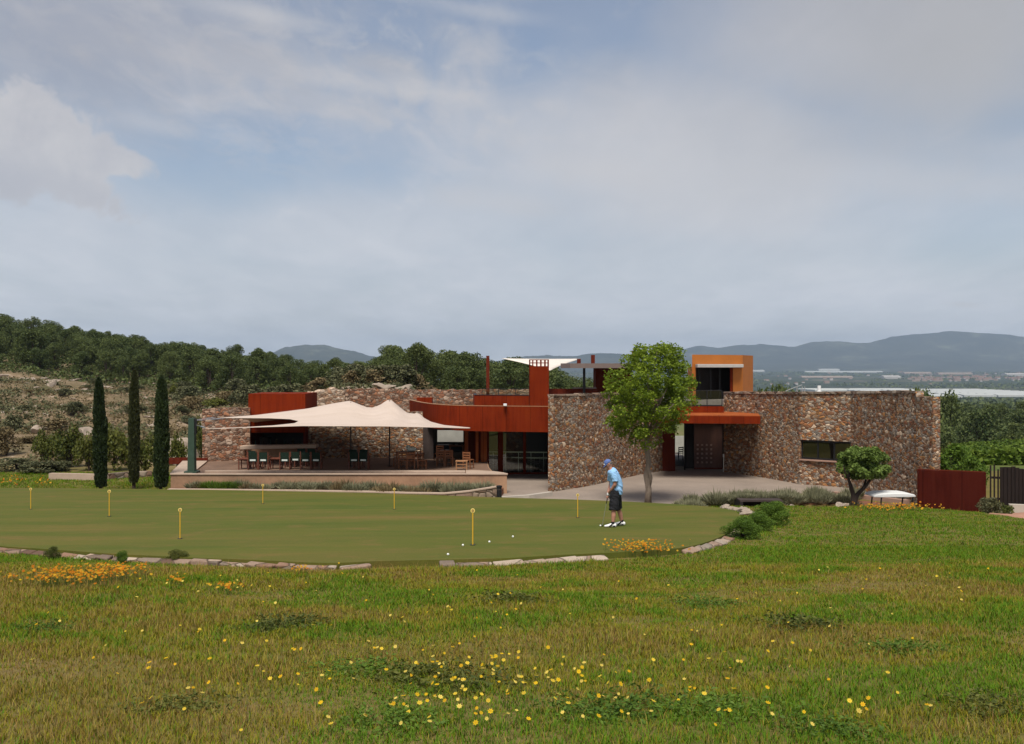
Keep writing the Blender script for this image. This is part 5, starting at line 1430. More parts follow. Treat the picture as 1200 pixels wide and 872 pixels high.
for px,py,d,s,l in ((50,505,80,(1.5,1.0,.8),'large pale boulder on the slope above the yellow green bush'),(100,507,78,(1.6,1.1,.7),'large tan boulder just left of the first cypress'),(172,535,64,(1.3,1.0,1.0),'pale boulder between the middle and stout cypress'),(205,530,66,(1.5,1.2,1.5),'pale rock face left of the green pole'),(212,545,62,(1.4,.9,.6),'flat pale rock at the foot of the bank by the green pole')):
    x=X(px,d); rock(int(px)%4,x,d,Hs(x,d)+s[2]*.2,s,l)
for k in range(46):
    px=RNG.uniform(365,485); d=RNG.uniform(70,78); x=X(px,d); s=RNG.uniform(.2,.55)
    rock(k%4,x,d,Hs(x,d)+s*.1,(s*1.8,s,s*.55),'pale quarry rock on the bank behind the sail peaks','pale quarry rocks')
# pale stones of the drain at the right end of the green and small rocks in the bed
for k in range(16):
    t=k/15; d=37.4-t*5.6; px=852+t*24+RNG.uniform(-5,5); x=X(px,d)
    rock(k%4,x,d,Hs(x,d)+.05,(RNG.uniform(.2,.38),RNG.uniform(.15,.3),RNG.uniform(.10,.2)),'pale flat stone lining the drain at the right end of the green','drain stones')
for px,py,d,l in ((928,586,39.3,'small pale rock beside the dark drain opening, left one'),(934,585,39.5,'small grey rock beside the dark drain opening, right one'),(984,588,39,'pale broken rock left of the olive trunk'),(990,592,38.6,'small pale rock in front of the olive trunk')):
    x=X(px,d); rock(int(px)%4,x,d,Hs(x,d)+.08,(.22,.16,.16),l)
# culvert with a dark mouth
cu=empty('culvert',(X(892,40.6),40.6,-6),'dark mouthed culvert with rusty soil sides in the bed right of the green','culvert')
x0,x1=X(868,41.2),X(918,41.2)
b=MB(); b.prism([(x0,41.3),(x1,41.3),(x1,42.4),(x0,42.4)],-5.60,-5.53); part(b,'lintel',M['pillar'],cu)
b=MB(); b.box(x0,x1,42.2,42.39,-6.6,-5.605); b.box(x0,x0+.12,41.3,42.19,-6.6,-5.605); b.box(x1-.12,x1,41.3,42.19,-6.6,-5.605); part(b,'tunnel_wall',M['dark'],cu)
b=MB(); b.prism([(x0-.1,39.4),(x0,41.29),(x0+.15,41.29),(x0+.5,39.4)],-6.6,-5.82); b.prism([(x1-.7,39.2),(x1-.12,41.29),(x1,41.29),(x1+.1,39.2)],-6.6,-5.68); part(b,'side_slab',M['corten_dark'],cu)

# ------------------------------------------------------------------ screen, fence, cart
sc_=empty('steel_screen',(X(1116,38),38,-5.6),'dark red rusty steel screen panel standing right of the long stone wall','screen')
a_,b_=pt(1077,38.4),pt(1155.5,37.4)
b=MB(); b.prism([a_,b_,(b_[0],b_[1]+.06),(a_[0],a_[1]+.06)],-6.3,-3.97); part(b,'panel',M['corten_panel'],sc_)
b=MB()
for t in (.005,.995):
    p=lerp2(a_,b_,t); b.box(p[0]-.03,p[0]+.03,p[1]+.065,p[1]+.14,-6.3,-3.96)
b.bar((a_[0],a_[1]+.1,-3.955),(b_[0],b_[1]+.1,-3.955),.08,.025); part(b,'frame',M['corten_dark'],sc_)
fe=empty('board_fence',(X(1185,42),42,-6.3),'dark vertical board fence with gaps beside the sandy path','fence')
b=MB(); n=26; fa,fb=pt(1161,42.3),pt(1275,41.2)
b.bar((fa[0],fa[1]+.06,-4.7),(fb[0],fb[1]+.06,-4.75),.05,.09); b.bar((fa[0],fa[1]+.06,-5.6),(fb[0],fb[1]+.06,-5.6),.05,.09); part(b,'rail',M['darkwood'],fe)
for k in range(n):
    t=k/(n-1); p=lerp2(fa,fb,t); h=-4.16-.35*t+random.uniform(-.05,.05) if k>2 else -4.25+random.uniform(-.1,.1)
    b=MB(); w=.083 if k>2 else .03; b.box(p[0]-w,p[0]+w,p[1],p[1]+.03,-6.6,h,rot=random.uniform(-.05,.05)); part(b,'board',M['darkwood'],fe)
fb_=strip('fence_footing',[pt(1183,41.4),pt(1285,40.4)],-6.6,-5.72,.3,M['conc'],None); tag(fb_,'pale concrete footing below the dark board fence','footing')

ct=empty('golf_cart',(0,0,0),'golf cart with a white roof half hidden behind the flowery bank','golf cart')
def cartp(mb,name,mat,parent=ct,**k): return part(mb,name,mat,parent,**k)
b=MB(); pro=[(-.98,.0),(-.9,.06),(-.6,.11),(0,.13),(.6,.11),(.9,.06),(.98,.0)]
vs=[(x,y*(1-.12*abs(x)**4),1.78+z) for x,z in pro for y in (-.6,.6)]+[(x,y*(1-.12*abs(x)**4),1.72) for x,z in pro for y in (-.6,.6)]
m=len(pro); fs=[]
for k in range(m-1):
    fs+=[(2*k,2*k+1,2*k+3,2*k+2),(2*m+2*k,2*m+2*k+2,2*m+2*k+3,2*m+2*k+1),(2*k,2*k+2,2*m+2*k+2,2*m+2*k),(2*k+1,2*m+2*k+1,2*m+2*k+3,2*k+3)]
fs+=[(0,2*m,2*m+1,1),(2*m-2,2*m-1,4*m-1,4*m-2)]
b.add(vs,fs); cartp(b,'roof',M['white'],bevel=.03)
for sx,xt in ((-.72,-.62),(.72,.86)):
    for sy in (-.5,.5):
        b=MB(); b.tube([(sx,sy,.6),(xt,sy,1.74)],.035,8); cartp(b,'roof_post',M['black'])
b=MB(); b.prism([(-1.15,-.5),(1.2,-.5),(1.2,.5),(-1.15,.5)],.3,.42); b.box(-1.1,-.6,-.52,.52,.42,.75); b.box(.35,1.15,-.55,.55,.42,.72); cartp(b,'body',M['white'],bevel=.05)
b=MB(); b.box(.0,.5,-.5,.5,.72,.84); cartp(b,'seat',M['pillar'],bevel=.03)
b=MB(); b.box(.48,.58,-.5,.5,.84,1.25); cartp(b,'seat_back',M['pillar'],bevel=.03)
for sx in (-.8,.8):
    for sy in (-.5,.5):
        b=MB(); b.tube([(sx,sy-.08,.22),(sx,sy-.07,.22),(sx,sy+.07,.22),(sx,sy+.08,.22)],[.17,.22,.22,.17],18,ref=(1,0,0)); w=cartp(b,'wheel',M['black'])
b=MB(); b.tube([(-.55,-.25,.75),(-.3,-.25,1.0)],.02,8); n=14
b.tube([(-.3+.11*math.cos(k*6.283/n)*.6,-.25+.16*math.sin(k*6.283/n),1.0+.11*math.cos(k*6.283/n)) for k in range(n+1)],.015,6); cartp(b,'steering_wheel',M['black'])
cx=X(1044,41.4); place(ct,(cx,41.5,-6.92),.06,.9)

# ------------------------------------------------------------------ practice pins, balls
def pin():
    r=empty('practice_pin',(0,0,0),'yellow practice pin','flag pin','practice pins on the putting green')
    b=MB(); b.tube([(0,0,-.05),(0,0,.64)],.013,8); part(b,'pole',M['yellow'],r)
    b=MB(); b.tube([(0,-.012,.66),(0,.012,.66)],.043,14,ref=(1,0,0)); mk=part(b,'marker',M['yellow_pale'],r)
    b=MB(); n=10
    b.tube([(.016*math.cos(k*6.283/n),-.014,.66+.022*math.sin(k*6.283/n)) for k in range(n+1)],.006,5); part(b,'mark',M['wood'],mk)
    b=MB(); b.tube([(0,0,-.03),(0,0,.012)],.054,14); part(b,'cup',M['black'],r)
    return r
pp=pin()
PINS=[(36,597.5,'yellow practice pin farthest left on the green'),(128,606,'yellow practice pin below the leftmost cypress'),(211,632.5,'yellow practice pin standing above the small olive bush at the left front edging'),(308,591,'yellow practice pin at the back edge below the bar'),(462,597.5,'yellow practice pin at the back edge left of the black bollard'),(554,640,'yellow practice pin nearest the front edging with golf balls around it'),(677,607.5,'yellow practice pin just left of the golfer')]
for k,(px,py,l) in enumerate(PINS):
    x,y=green_pt(px,py); loc=(x,y,gz(y)+.02)
    if k==0: place(pp,loc); pp['label']=l
    else: dup(pp,loc,0,l,sc=1.12 if px in(554,128) else 1.0)
def ballmesh():
    bm=bmesh.new(); bmesh.ops.create_icosphere(bm,subdivisions=4,radius=.0235)
    for i,v in enumerate(bm.verts):
        if i%3==0: v.co*=.975
    me=bpy.data.meshes.new('golf_ball'); bm.to_mesh(me); bm.free(); me.materials.append(M['ball']); return me
bmh=ballmesh()
for px,py,l in ((525,652,'white golf ball nearest the front stone edging'),(542.5,641,'white golf ball just left of the nearest yellow pin'),(573.5,637,'white golf ball just right of the nearest yellow pin'),(601,630.8,'white golf ball farthest right of the four near the yellow pin')):
    o=bpy.data.objects.new('golf_ball',bmh); C.objects.link(o); x,y=green_pt(px,py); o.location=(x,y,gz(y)+.04); tag(o,l,'golf ball','golf balls on the green')

# ------------------------------------------------------------------ golfer
gx_,gy_=X(718,26.0),26.0; gzz=gz(26)+.02
def skin_mat():
    return plain('skin',(.40,.19,.13),.6,.08,6,.03)
M['skin']=skin_mat(); M['shirt']=plain('light_blue_jersey',(.27,.48,.74),.85,.07,4,.08); M['shorts']=plain('black_shorts_cloth',(.010,.010,.012),.85,.2,5,.1)
M['cap']=plain('blue_cap_cloth',(.09,.14,.33),.8,.35,26,.1); M['shoe']=plain('white_shoe_leather',(.75,.75,.73),.5,.04,5,.03); M['hair']=plain('grey_hair',(.14,.115,.10),.8,.3,40,.2)
def remeshed(name,mb,mat,voxel,parent,label=None,smooth_it=4):
    tmp=mb.build('temp_shape',mat)
    rm=tmp.modifiers.new('r','REMESH'); rm.mode='VOXEL'; rm.voxel_size=voxel; rm.use_smooth_shade=True
    sm=tmp.modifiers.new('s','SMOOTH'); sm.iterations=smooth_it; sm.factor=.5
    dg=bpy.context.evaluated_depsgraph_get(); dg.update()
    me=bpy.data.meshes.new_from_object(tmp.evaluated_get(dg)); me.name=name
    tm=tmp.data; bpy.data.objects.remove(tmp); bpy.data.meshes.remove(tm)
    me.materials.clear(); me.materials.append(mat); me.polygons.foreach_set('use_smooth',[True]*len(me.polygons))
    if name in ('shirt','shorts'):
        n=len(me.vertices); co=np.zeros(n*3); no=np.zeros(n*3); me.vertices.foreach_get('co',co); me.vertices.foreach_get('normal',no); co=co.reshape(-1,3); no=no.reshape(-1,3)
        f_=fbm(co[:,0]*9+co[:,2]*13+co[:,1]*4,co[:,2]*5-co[:,0]*7+co[:,1]*9,31,3)-.42
        co=co+no*(f_*.04)[:,None]; me.vertices.foreach_set('co',co.ravel()); me.update()
    o=bpy.data.objects.new(name,me); C.objects.link(o)
    if parent: setp(o,parent)
    if label: o['label']=label
    return o
ppl=None
def G(x,y,z): return Vector((gx_+x,gy_+y,gzz+z-.075*y))
b=MB(); YR=(0,1,0)
# torso, neck, head
b.capsule([G(.06,0,.92),G(.075,0,1.05),G(.05,0,1.22),G(.0,0,1.38),G(-.03,0,1.45)],[(.16,.115),(.155,.125),(.175,.125),(.185,.11),(.12,.08)],16,ref=YR)
b.capsule([G(-.02,0,1.44),G(-.07,0,1.55)],[.055,.052],12)
hd=G(-.115,0,1.635); R_=Matrix.Rotation(math.radians(-38),3,'Y')
def hp(x,y,z): return hd+R_@Vector((x,y,z))
b.ell(hd,(.098,.074,.112),16,12,R_); b.ell(hp(-.035,0,-.055),(.058,.052,.062),12,8,R_)
b.ell(hp(-.103,0,-.012),(.022,.014,.026),8,6,R_)   # nose
for s in (-1,1): b.ell(hp(.012,s*.076,-.01),(.02,.011,.032),8,6,R_)
b.ell(hp(-.082,0,-.055),(.016,.024,.010),8,6,R_); b.ell(hp(-.085,0,.03),(.02,.05,.012),8,6,R_)
# near arm (towards camera, y<0) and far arm
arms=[([G(-.01,-.19,1.41),G(.045,-.235,1.23),G(.03,-.235,1.10),G(-.04,-.16,.98),G(-.10,-.055,.895)],[.062,.055,.047,.042,.030]),
      ([G(-.01,.19,1.41),G(-.02,.235,1.24),G(-.03,.22,1.10),G(-.085,.12,.96),G(-.125,.035,.845)],[.060,.054,.046,.040,.030])]
for p,r in arms: b.capsule(p,r,10)
# legs
legs=[([G(.05,-.10,.92),G(.03,-.15,.70),G(.01,-.19,.50),G(.0,-.205,.46),G(.0,-.22,.30),G(-.02,-.23,.09)],[.095,.082,.062,.058,.060,.038]),
      ([G(.08,.10,.92),G(.12,.16,.70),G(.155,.21,.50),G(.17,.215,.46),G(.225,.235,.30),G(.265,.24,.10)],[.095,.082,.062,.058,.060,.038])]
for p,r in legs: b.capsule(p,r,12)
# hands round the grip
grip0,grip1=G(-.105,0,.90),G(-.165,.01,.60)
gd=(grip1-grip0).normalized()
def hand(mb,c,side,wr):
    mb.capsule([wr,c+Vector((.02,side*.012,0))],[(.026,.03),(.028,.034)],10)
    for k in range(4):
        q=c+gd*(-.028+.019*k); L=(.95,1.05,1.0,.8)[k]
        mb.capsule([q+Vector((.022,side*.028,0)),q+Vector((-.012*L,side*.034,0)),q+Vector((-.034*L,side*.008,-.004)),q+Vector((-.02,-side*.022*L,-.006)),q+Vector((.008,-side*.024*L,-.006))],[.0095,.0092,.0088,.0082,.0075],8)
    mb.capsule([c+Vector((.02,side*.01,.025)),c+gd*.0+Vector((-.005,-side*.014,.02)),c+gd*.045+Vector((-.012,-side*.016,.012))],[.011,.010,.009],8)
hN=grip0+gd*.045; hF=grip0+gd*.125
hand(b,hF,1,arms[1][0][-1])
gl_=MB(); hand(gl_,hN,-1,arms[0][0][-1])
b.capsule([arms[0][0][-1],hN],[.026,.026],8)
person=remeshed('person',b,M['skin'],.0065,None)
tag(person,'man in light blue shirt, black shorts and blue cap looking down over his putter','person')
def cl(mb,name,mat,vox=.008,sm=3): return remeshed(name,mb,M[mat],vox,person,None,sm)
cl(gl_,'glove','shoe',.005,2)
b=MB()
b.tube([G(.085,0,.86),G(.095,0,.95),G(.105,0,1.06),G(.075,0,1.22),G(.015,0,1.38),G(-.025,0,1.46),G(-.05,0,1.50)],[(.192,.155),(.195,.16),(.19,.162),(.20,.155),(.212,.142),(.165,.11),(.085,.078)],20,ref=YR)
for p,r in arms:
    b.tube([p[0]+Vector((.0,0,.085)),p[0]+Vector((.01,0,.05)),p[0],p[1].lerp(p[0],.35),p[1].lerp(p[2],.35)],[.05,.088,.1,.092,.087],12)
cl(b,'shirt','shirt')
b=MB()
b.tube([G(.07,0,1.0),G(.07,0,.92),G(.065,0,.80)],[(.178,.14),(.185,.146),(.17,.14)],18,ref=YR)
for (p,r),k in zip(legs,(0,1)):
    b.tube([p[0]+Vector((0,0,.02)),p[1],p[2]+Vector((0,0,.0)),p[3]+Vector((0,0,-.02))],[.125,.125,.115,.113],14)
cl(b,'shorts','shorts')
# cap with brim, hair, eyes
b=MB(); b.ell(hp(.006,0,.032),(.106,.084,.098),16,10,R_)
bm_=b; b2=MB()
for v in range(len(b.v)):
    q=R_.transposed()@(Vector(b.v[v])-hd)
    if q.z<.028: q.z=.028
    b.v[v]=tuple(hd+R_@q)
n=12; vs=[]
for k in range(n+1):
    t=math.pi*(k/n-.5); vs.append(hp(-.085*math.cos(t)-.01,.084*math.sin(t),.034)); vs.append(hp(-.085-.085*math.cos(t)**.8 if math.cos(t)>0 else -.085,.078*math.sin(t),.018-.012*math.cos(t)))
base_=len(b.v)
b.add(vs+[v+Vector((0,0,.006)) for v in vs],[(2*k,2*k+1,2*k+3,2*k+2) for k in range(n)]+[(2*(n+1)+2*k,2*(n+1)+2*k+2,2*(n+1)+2*k+3,2*(n+1)+2*k+1) for k in range(n)]+[(2*k+1,2*(n+1)+2*k+1,2*(n+1)+2*k+3,2*k+3) for k in range(n)])
cap=b.build('cap',M['cap'],person,smooth=True)
b=MB(); b.ell(hp(-.088,0,.055),(.022,.045,.022),10,6,R_); b.build('cap_badge',M['shoe'],cap,smooth=True)
b=MB(); b.ell(hp(.035,0,.0),(.078,.079,.07),14,8,R_); b.build('hair',M['hair'],person,smooth=True)
for s in (-1,1):
    b=MB(); b.ell(hp(-.088,s*.032,.008),(.010,.012,.009),8,6,R_); b.build('eye',M['black'],person,smooth=True)
# shoes and socks
for (p,r),rz in zip(legs,(0.06,-.25)):
    an=p[-1]; fwd=Vector((-math.cos(rz),math.sin(rz)*-1,0)); g0=an-Vector((0,0,.085))
    b=MB()
    b.capsule([g0-fwd*.055+Vector((0,0,.05)),g0+fwd*.04+Vector((0,0,.052)),g0+fwd*.13+Vector((0,0,.038)),g0+fwd*.20+Vector((0,0,.03))],[(.042,.05),(.046,.052),(.05,.036),(.042,.026)],14,ref=(0,1,0))
    b.capsule([an+Vector((0,0,.0)),g0+Vector((0,0,.05))],[.046,.05],12)
    sh=cl(b,'shoe','shoe',.006,2)
    b=MB(); sd_=Vector((fwd.y,-fwd.x,0)); sd_=sd_ if sd_.y<0 else -sd_
    b.bar(g0+fwd*.02+sd_*.047+Vector((0,0,.085)),g0+fwd*.10+sd_*.05+Vector((0,0,.02)),.012,.035); b.bar(g0-fwd*.05+sd_*.045+Vector((0,0,.03)),g0-fwd*.0+sd_*.05+Vector((0,0,.03)),.012,.03); b.build('shoe_stripe',M['black'],sh)
    b=MB(); b.tube([an+Vector((0,0,.0)),an+Vector((0,0,.06))],[.047,.045],12); b.build('sock',M['shorts'],person)
# putter and ball
pt_=empty('golf_putter',tuple(G(-.33,.05,.0)),'slim steel putter held by the golfer','putter')
foot_=G(-.265,.05,.03)
b=MB(); b.tube([grip0-gd*.02,grip0+gd*.02,grip1],[.014,.0145,.011],10); part(b,'grip',M['black'],pt_)
b=MB(); b.tube([grip1-gd*.01,foot_],.0065,8); part(b,'shaft',M['steel'],pt_)
b=MB(); b.box(foot_.x-.012,foot_.x+.014,foot_.y-.055,foot_.y+.05,foot_.z-.022,foot_.z+.006); part(b,'head',M['black'],pt_,bevel=.004)
o=bpy.data.objects.new('golf_ball',bmh); C.objects.link(o); q=G(-.315,.04,.022); o.location=q; tag(o,'white golf ball at the putter in front of the golfer','golf ball','golf balls on the green')
# ------------------------------------------------------------------ valley: greenhouses, houses, mountains
gm=plain('greenhouse_plastic',(.44,.45,.42),.5,.1,.02,0)
for k,(px0,px1,d0,d1,l) in enumerate([(1090,1128,2420,3150,'white greenhouse roof nearest the right end of the long stone wall'),(1130,1168,2480,3150,'middle white greenhouse roof above the valley wood'),(1170,1290,2480,3150,'broad white greenhouse roof at the right picture edge'),(955,1010,3020,3200,'thin white greenhouse roof showing over the long stone wall, left one'),(1012,1076,3060,3200,'thin white greenhouse roof showing over the long stone wall, right one')]):
    b=MB(); x0=X(px0,d0);x1=X(px1,d0); z=float(hill_h(np.array([x0]),np.array([d0]))[0]); n=14
    for i in range(n):
        ya=d0+(d1-d0)*i/n; yb=d0+(d1-d0)*(i+1)/n; ym=(ya+yb)/2
        za=float(hill_h(np.array([x0]),np.array([ya]))[0]); zb=float(hill_h(np.array([x0]),np.array([yb]))[0])
        b.add([(x0,ya,za+4.5),(x1,ya,za+4.5),(x1,ym,(za+zb)/2+6.5),(x0,ym,(za+zb)/2+6.5),(x0,yb,zb+4.5),(x1,yb,zb+4.5)],[(0,1,2,3),(3,2,5,4)])
        b.add([(x0,ya,za-3),(x1,ya,za-3),(x1,ya,za+4.5),(x0,ya,za+4.5)],[(0,1,2,3)])
        for xx in (x0,x1): b.add([(xx,ya,za-3),(xx,yb,zb-3),(xx,yb,zb+4.5),(xx,ym,(za+zb)/2+6.5),(xx,ya,za+4.5)],[(0,1,2,3,4)])
    tag(b.build('greenhouse',gm),l,'greenhouse')
hw=plain('far_house_render',(.30,.235,.185),.9,.1,.05,0); hw2=plain('far_house_white',(.40,.38,.35),.9,.1,.05,0); hr_=plain('far_house_tiles',(.19,.10,.07),.9,.15,.05,0)
def house(w,dp,h,wm):
    r=MB(); r.box(-w/2,w/2,-dp/2,dp/2,-4,h)
    r.add([(-w/2-.4,-dp/2-.4,h),(w/2+.4,-dp/2-.4,h),(w/2+.4,dp/2+.4,h),(-w/2-.4,dp/2+.4,h),(-w/2,0,h+dp*.22),(w/2,0,h+dp*.22)],[(0,1,5,4),(2,3,4,5),(0,4,3),(1,2,5),(0,3,2,1)],1)
    return r.build('house',[wm,hr_])
hs=[house(22,12,7,hw),house(16,12,6,hw2),house(34,14,9,hw),house(14,10,9,hw2)]
hu=set()
def puth(k,px,d,s,label,group):
    o=hs[k]
    if k in hu: o=o.copy(); C.objects.link(o)
    hu.add(k); x=X(px,d); o.location=(x,d,float(hill_h(np.array([x]),np.array([d]))[0])); o.scale=(s,s,s); o.rotation_euler=(0,0,RNG.uniform(-.35,.35)); tag(o,label,'house',group)
for k in range(120):
    d=RNG.uniform(4600,5700); px=RNG.uniform(1068,1165) if k%4 else RNG.uniform(1150,1260)
    puth(int(RNG.integers(4)),px,d,RNG.uniform(.5,1.1),'pale tile roofed house in the far town on the plain at the right','far town houses')
for k in range(70):
    d=RNG.uniform(3900,8500); px=RNG.uniform(885,1260)
    puth(int(RNG.integers(4)),px,d,RNG.uniform(.5,1.1),'pale house standing alone on the far plain','scattered houses on the plain')
def shed(px0,px1,d,h,label,mat):
    b=MB(); x0,x1=X(px0,d),X(px1,d); z=float(hill_h(np.array([x0]),np.array([d]))[0]); b.box(x0,x1,d,d+70,z-8,z+h)
    b.add([(x0,d,z+h),(x1,d,z+h),(x1,d+35,z+h+6),(x0,d+35,z+h+6),(x1,d+70,z+h),(x0,d+70,z+h)],[(0,1,2,3),(3,2,4,5),(0,3,5),(1,4,2)])
    tag(b.build('warehouse',mat),label,'warehouse')
shed(960,984,8300,26,'tall pale warehouse in the middle of the plain below the mountains',gm); shed(944,1035,8200,9,'long white warehouse strip below the mountains',gm); shed(880,896,8800,12,'short white warehouse right of the ochre tower, far on the plain',gm)
shed(1060,1092,7400,10,'pale long shed below the mountain foot at the right',hw); shed(1100,1140,7000,10,'pale pinkish shed below the mountain foot near the right edge',hw); shed(1180,1215,6200,14,'pale shed at the right picture edge on the plain',hw2); shed(1036,1056,5300,12,'white shed at the left end of the far town',hw2); shed(940,1000,5600,5,'low pink strip shed above the long wall',hw)
# dark tree lines on the plain
n=5200; d=np.exp(RNG.uniform(np.log(620),np.log(9000),n)); px=RNG.uniform(640,1400,n); x=(px-600)/F*d
msk=fbm(x*.0022,d*.0016,91,4)>.47; x,d=x[msk],d[msk]; z=hill_h(x,d)
P=[];S=[]
for k in range(9):
    s=RNG.uniform(2.5,7,len(x))*np.sqrt(d/1500); P.append(np.stack([x+RNG.normal(size=len(x))*9*np.sqrt(d/1500),d+RNG.normal(size=len(x))*9,z+RNG.uniform(1,6,len(x))],1)); S.append(s)
Vq=leaf_quads(np.concatenate(P),1.0,1.3); ctr=Vq.reshape(-1,4,3).mean(1,keepdims=True); Vq=((Vq.reshape(-1,4,3)-ctr)*np.concatenate(S)[:,None,None]+ctr).reshape(-1,3)
tag(quads_obj('far_tree_lines',Vq,M['leaf_valley']),'dark tree lines and groves all over the far plain','groves',kind='stuff')

def mount_mat(name,c0,c1):
    m,t=newmat(name); o=t.obj(); n=t.noise(o,.0022,6,.6); n2=t.noise(o,.011,4)
    f=t.math('ADD',t.math('MULTIPLY',n,.6),t.math('MULTIPLY',n2,.4)); t.finish(t.ramp(f,[(.38,c0),(.54,c1),(.66,tuple(x*2.6 for x in c1))]),.95,None,0,.05); return m
mm=mount_mat('mountain_forest',(.022,.032,.020),(.05,.055,.035))
def mountain(name,prof,d,depth,label,base=-40,seed=0):
    pxs=np.linspace(prof[0][0],prof[-1][0],170); tops=np.interp(pxs,[p[0] for p in prof],[p[1] for p in prof])
    tops=tops+(fbm(pxs*.12,pxs*0,seed,4)-.5)*2.0+(fbm(pxs*.5,pxs*0+5,seed,3)-.5)*1.0
    rows=26; V=[]
    for j in range(rows):
        v=j/(rows-1)*1.6-1.0          # -1 front foot, 0 crest, .6 back
        dd=d+v*depth
        x=(pxs-600)/F*d
        zt=(HY-tops)/F*d
        k=(1-abs(v)) if v<0 else 1-v*.9
        rid=fbm(x*.0011+seed,np.full_like(x,v*2.2+seed),seed+5,4)
        e=np.clip(k,0,1)**(.6+2.0*rid)
        V.append(np.stack([x,np.full_like(x,dd)+ (rid-.5)*depth*.25*(k<1),base+(zt-base)*e],1))
    V=np.concatenate(V); nc=len(pxs); i,j=np.meshgrid(np.arange(rows-1),np.arange(nc-1),indexing='ij'); a=(i*nc+j).ravel()
    l=np.stack([a,a+1,a+nc+1,a+nc],1).ravel(); o=np_obj(name,V,l,np.arange(0,len(l),4),mm,smooth=True); tag(o,label,'mountains',kind='structure')
mountain('mountains',[(640,424),(690,414),(715,413),(745,416),(780,412),(800,408.5),(815,405.5),(826,403.5),(840,405),(850,405.5),(868,402.5),(884,402.5),(897,400.8),(912,404),(930,405.5),(940,403),(955,399.5),(985,399),(1000,400.8),(1022,400),(1045,393),(1075,389.5),(1095,389),(1117,386),(1140,388.5),(1170,390),(1200,394.5),(1260,397),(1330,406),(1400,415)],12500,3200,'long blue grey mountain range across the plain at the right',-45,3)
mountain('mountains',[(560,428),(600,419),(625,416),(650,415.5),(665,417),(700,413.5),(730,414),(760,418),(800,428)],10200,1500,'low nearer blue hills behind the chimney and upper sail',-50,8)
mountain('mountains',[(280,424),(325,411),(336,405.5),(350,403.2),(378,403),(395,407),(415,410.5),(432,416),(470,426)],9000,1500,'single blue flat topped mountain between the hill wood and the pines',-50,12)

# ------------------------------------------------------------------ haze, sky, sun, camera
hz=MB(); hz.box(-17500,17500,-60,16300,-82,470)
hm=bpy.data.materials.new('haze_air'); hm.use_nodes=True; t=NT(hm.node_tree)
pv=t.new('ShaderNodeVolumePrincipled'); pv.inputs['Color'].default_value=(.63,.79,1.0,1); pv.inputs['Density'].default_value=HAZE; pv.inputs['Anisotropy'].default_value=.2
o_=t.new('ShaderNodeOutputMaterial'); t.link(pv.outputs[0],o_.inputs['Volume']); hm.cycles.homogeneous_volume=True
ho=hz.build('haze',hm); tag(ho,'thin blue haze over the valley','haze',kind='stuff')

ELEV,AZ=math.radians(60),math.radians(186)
w=bpy.data.worlds.new('World'); SC.world=w; w.use_nodes=True; t=NT(w.node_tree)
sky=t.new('ShaderNodeTexSky'); sky.sky_type='NISHITA'; sky.sun_disc=False; sky.sun_elevation=ELEV; sky.sun_rotation=AZ; sky.altitude=150; sky.air_density=1.0; sky.dust_density=2.5
tc=t.new('ShaderNodeTexCoord'); dirv=tc.outputs['Generated']; sp_=t.new('ShaderNodeSeparateXYZ'); t.link(dirv,sp_.inputs[0])
az=t.math('ARCTAN2',sp_.outputs[0],sp_.outputs[1]); el=t.math('ARCSINE',sp_.outputs[2])
# cloud sheet coordinates (a flat layer high above)
den=t.math('ADD',t.math('MAXIMUM',sp_.outputs[2],0.0),.13)
cxn=t.new('ShaderNodeCombineXYZ'); t.link(t.math('DIVIDE',sp_.outputs[0],den),cxn.inputs[0]); t.link(t.math('DIVIDE',sp_.outputs[1],den),cxn.inputs[1])
n1=t.noise(t.mapv(cxn.outputs[0],(.9,.55,1),(2.3,1.1,0),(0,0,.35)),1.15,7,.56,.5)
n2=t.noise(t.mapv(cxn.outputs[0],(2.4,1.0,1),(7,3,0),(0,0,-.5)),2.2,8,.6,.6)
n3=t.math('ADD',t.math('MULTIPLY',t.noise(dirv,12,9,.62,.3),.6),t.math('MULTIPLY',t.noise(dirv,34,7,.6,.3),.4)); n4=t.noise(dirv,4.5,5,.55)
def blob(px,py,rx,ry,edge=(0,1),rot=0,warp=.0,wn=None):
    a0=math.atan((px-600)/F); e0=math.atan((HY-py)/F)*math.cos(a0)
    da=t.math('SUBTRACT',az,a0); de=t.math('SUBTRACT',el,e0)
    c,s=math.cos(rot),math.sin(rot)
    u=t.math('DIVIDE',t.math('ADD',t.math('MULTIPLY',da,c),t.math('MULTIPLY',de,s)),rx/F); v=t.math('DIVIDE',t.math('SUBTRACT',t.math('MULTIPLY',de,c),t.math('MULTIPLY',da,s)),ry/F)
    r=t.math('SQRT',t.math('ADD',t.math('MULTIPLY',u,u),t.math('MULTIPLY',v,v)))
    if warp: r=t.math('ADD',r,t.math('MULTIPLY',t.math('SUBTRACT',wn or n3,.5),warp))
    m=t.new('ShaderNodeMapRange',interpolation_type='SMOOTHSTEP'); t.link(r,m.inputs[0]); m.inputs[1].default_value=edge[0]; m.inputs[2].default_value=edge[1]; m.inputs[3].default_value=1; m.inputs[4].default_value=0
    return m.outputs[0]
blue=t.mix(1.0,sky.outputs[0],(SKY_G*1.0,SKY_G*1.0,SKY_G*1.0),'MULTIPLY')
elr=lambda stops: t.ramp(t.math('MULTIPLY',el,1/.6),stops)
ccol=elr([(0,(.66,.69,.715)),(.10,(.535,.56,.60)),(.35,(.42,.435,.475)),(.62,(.335,.34,.37)),(1,(.27,.28,.305))])
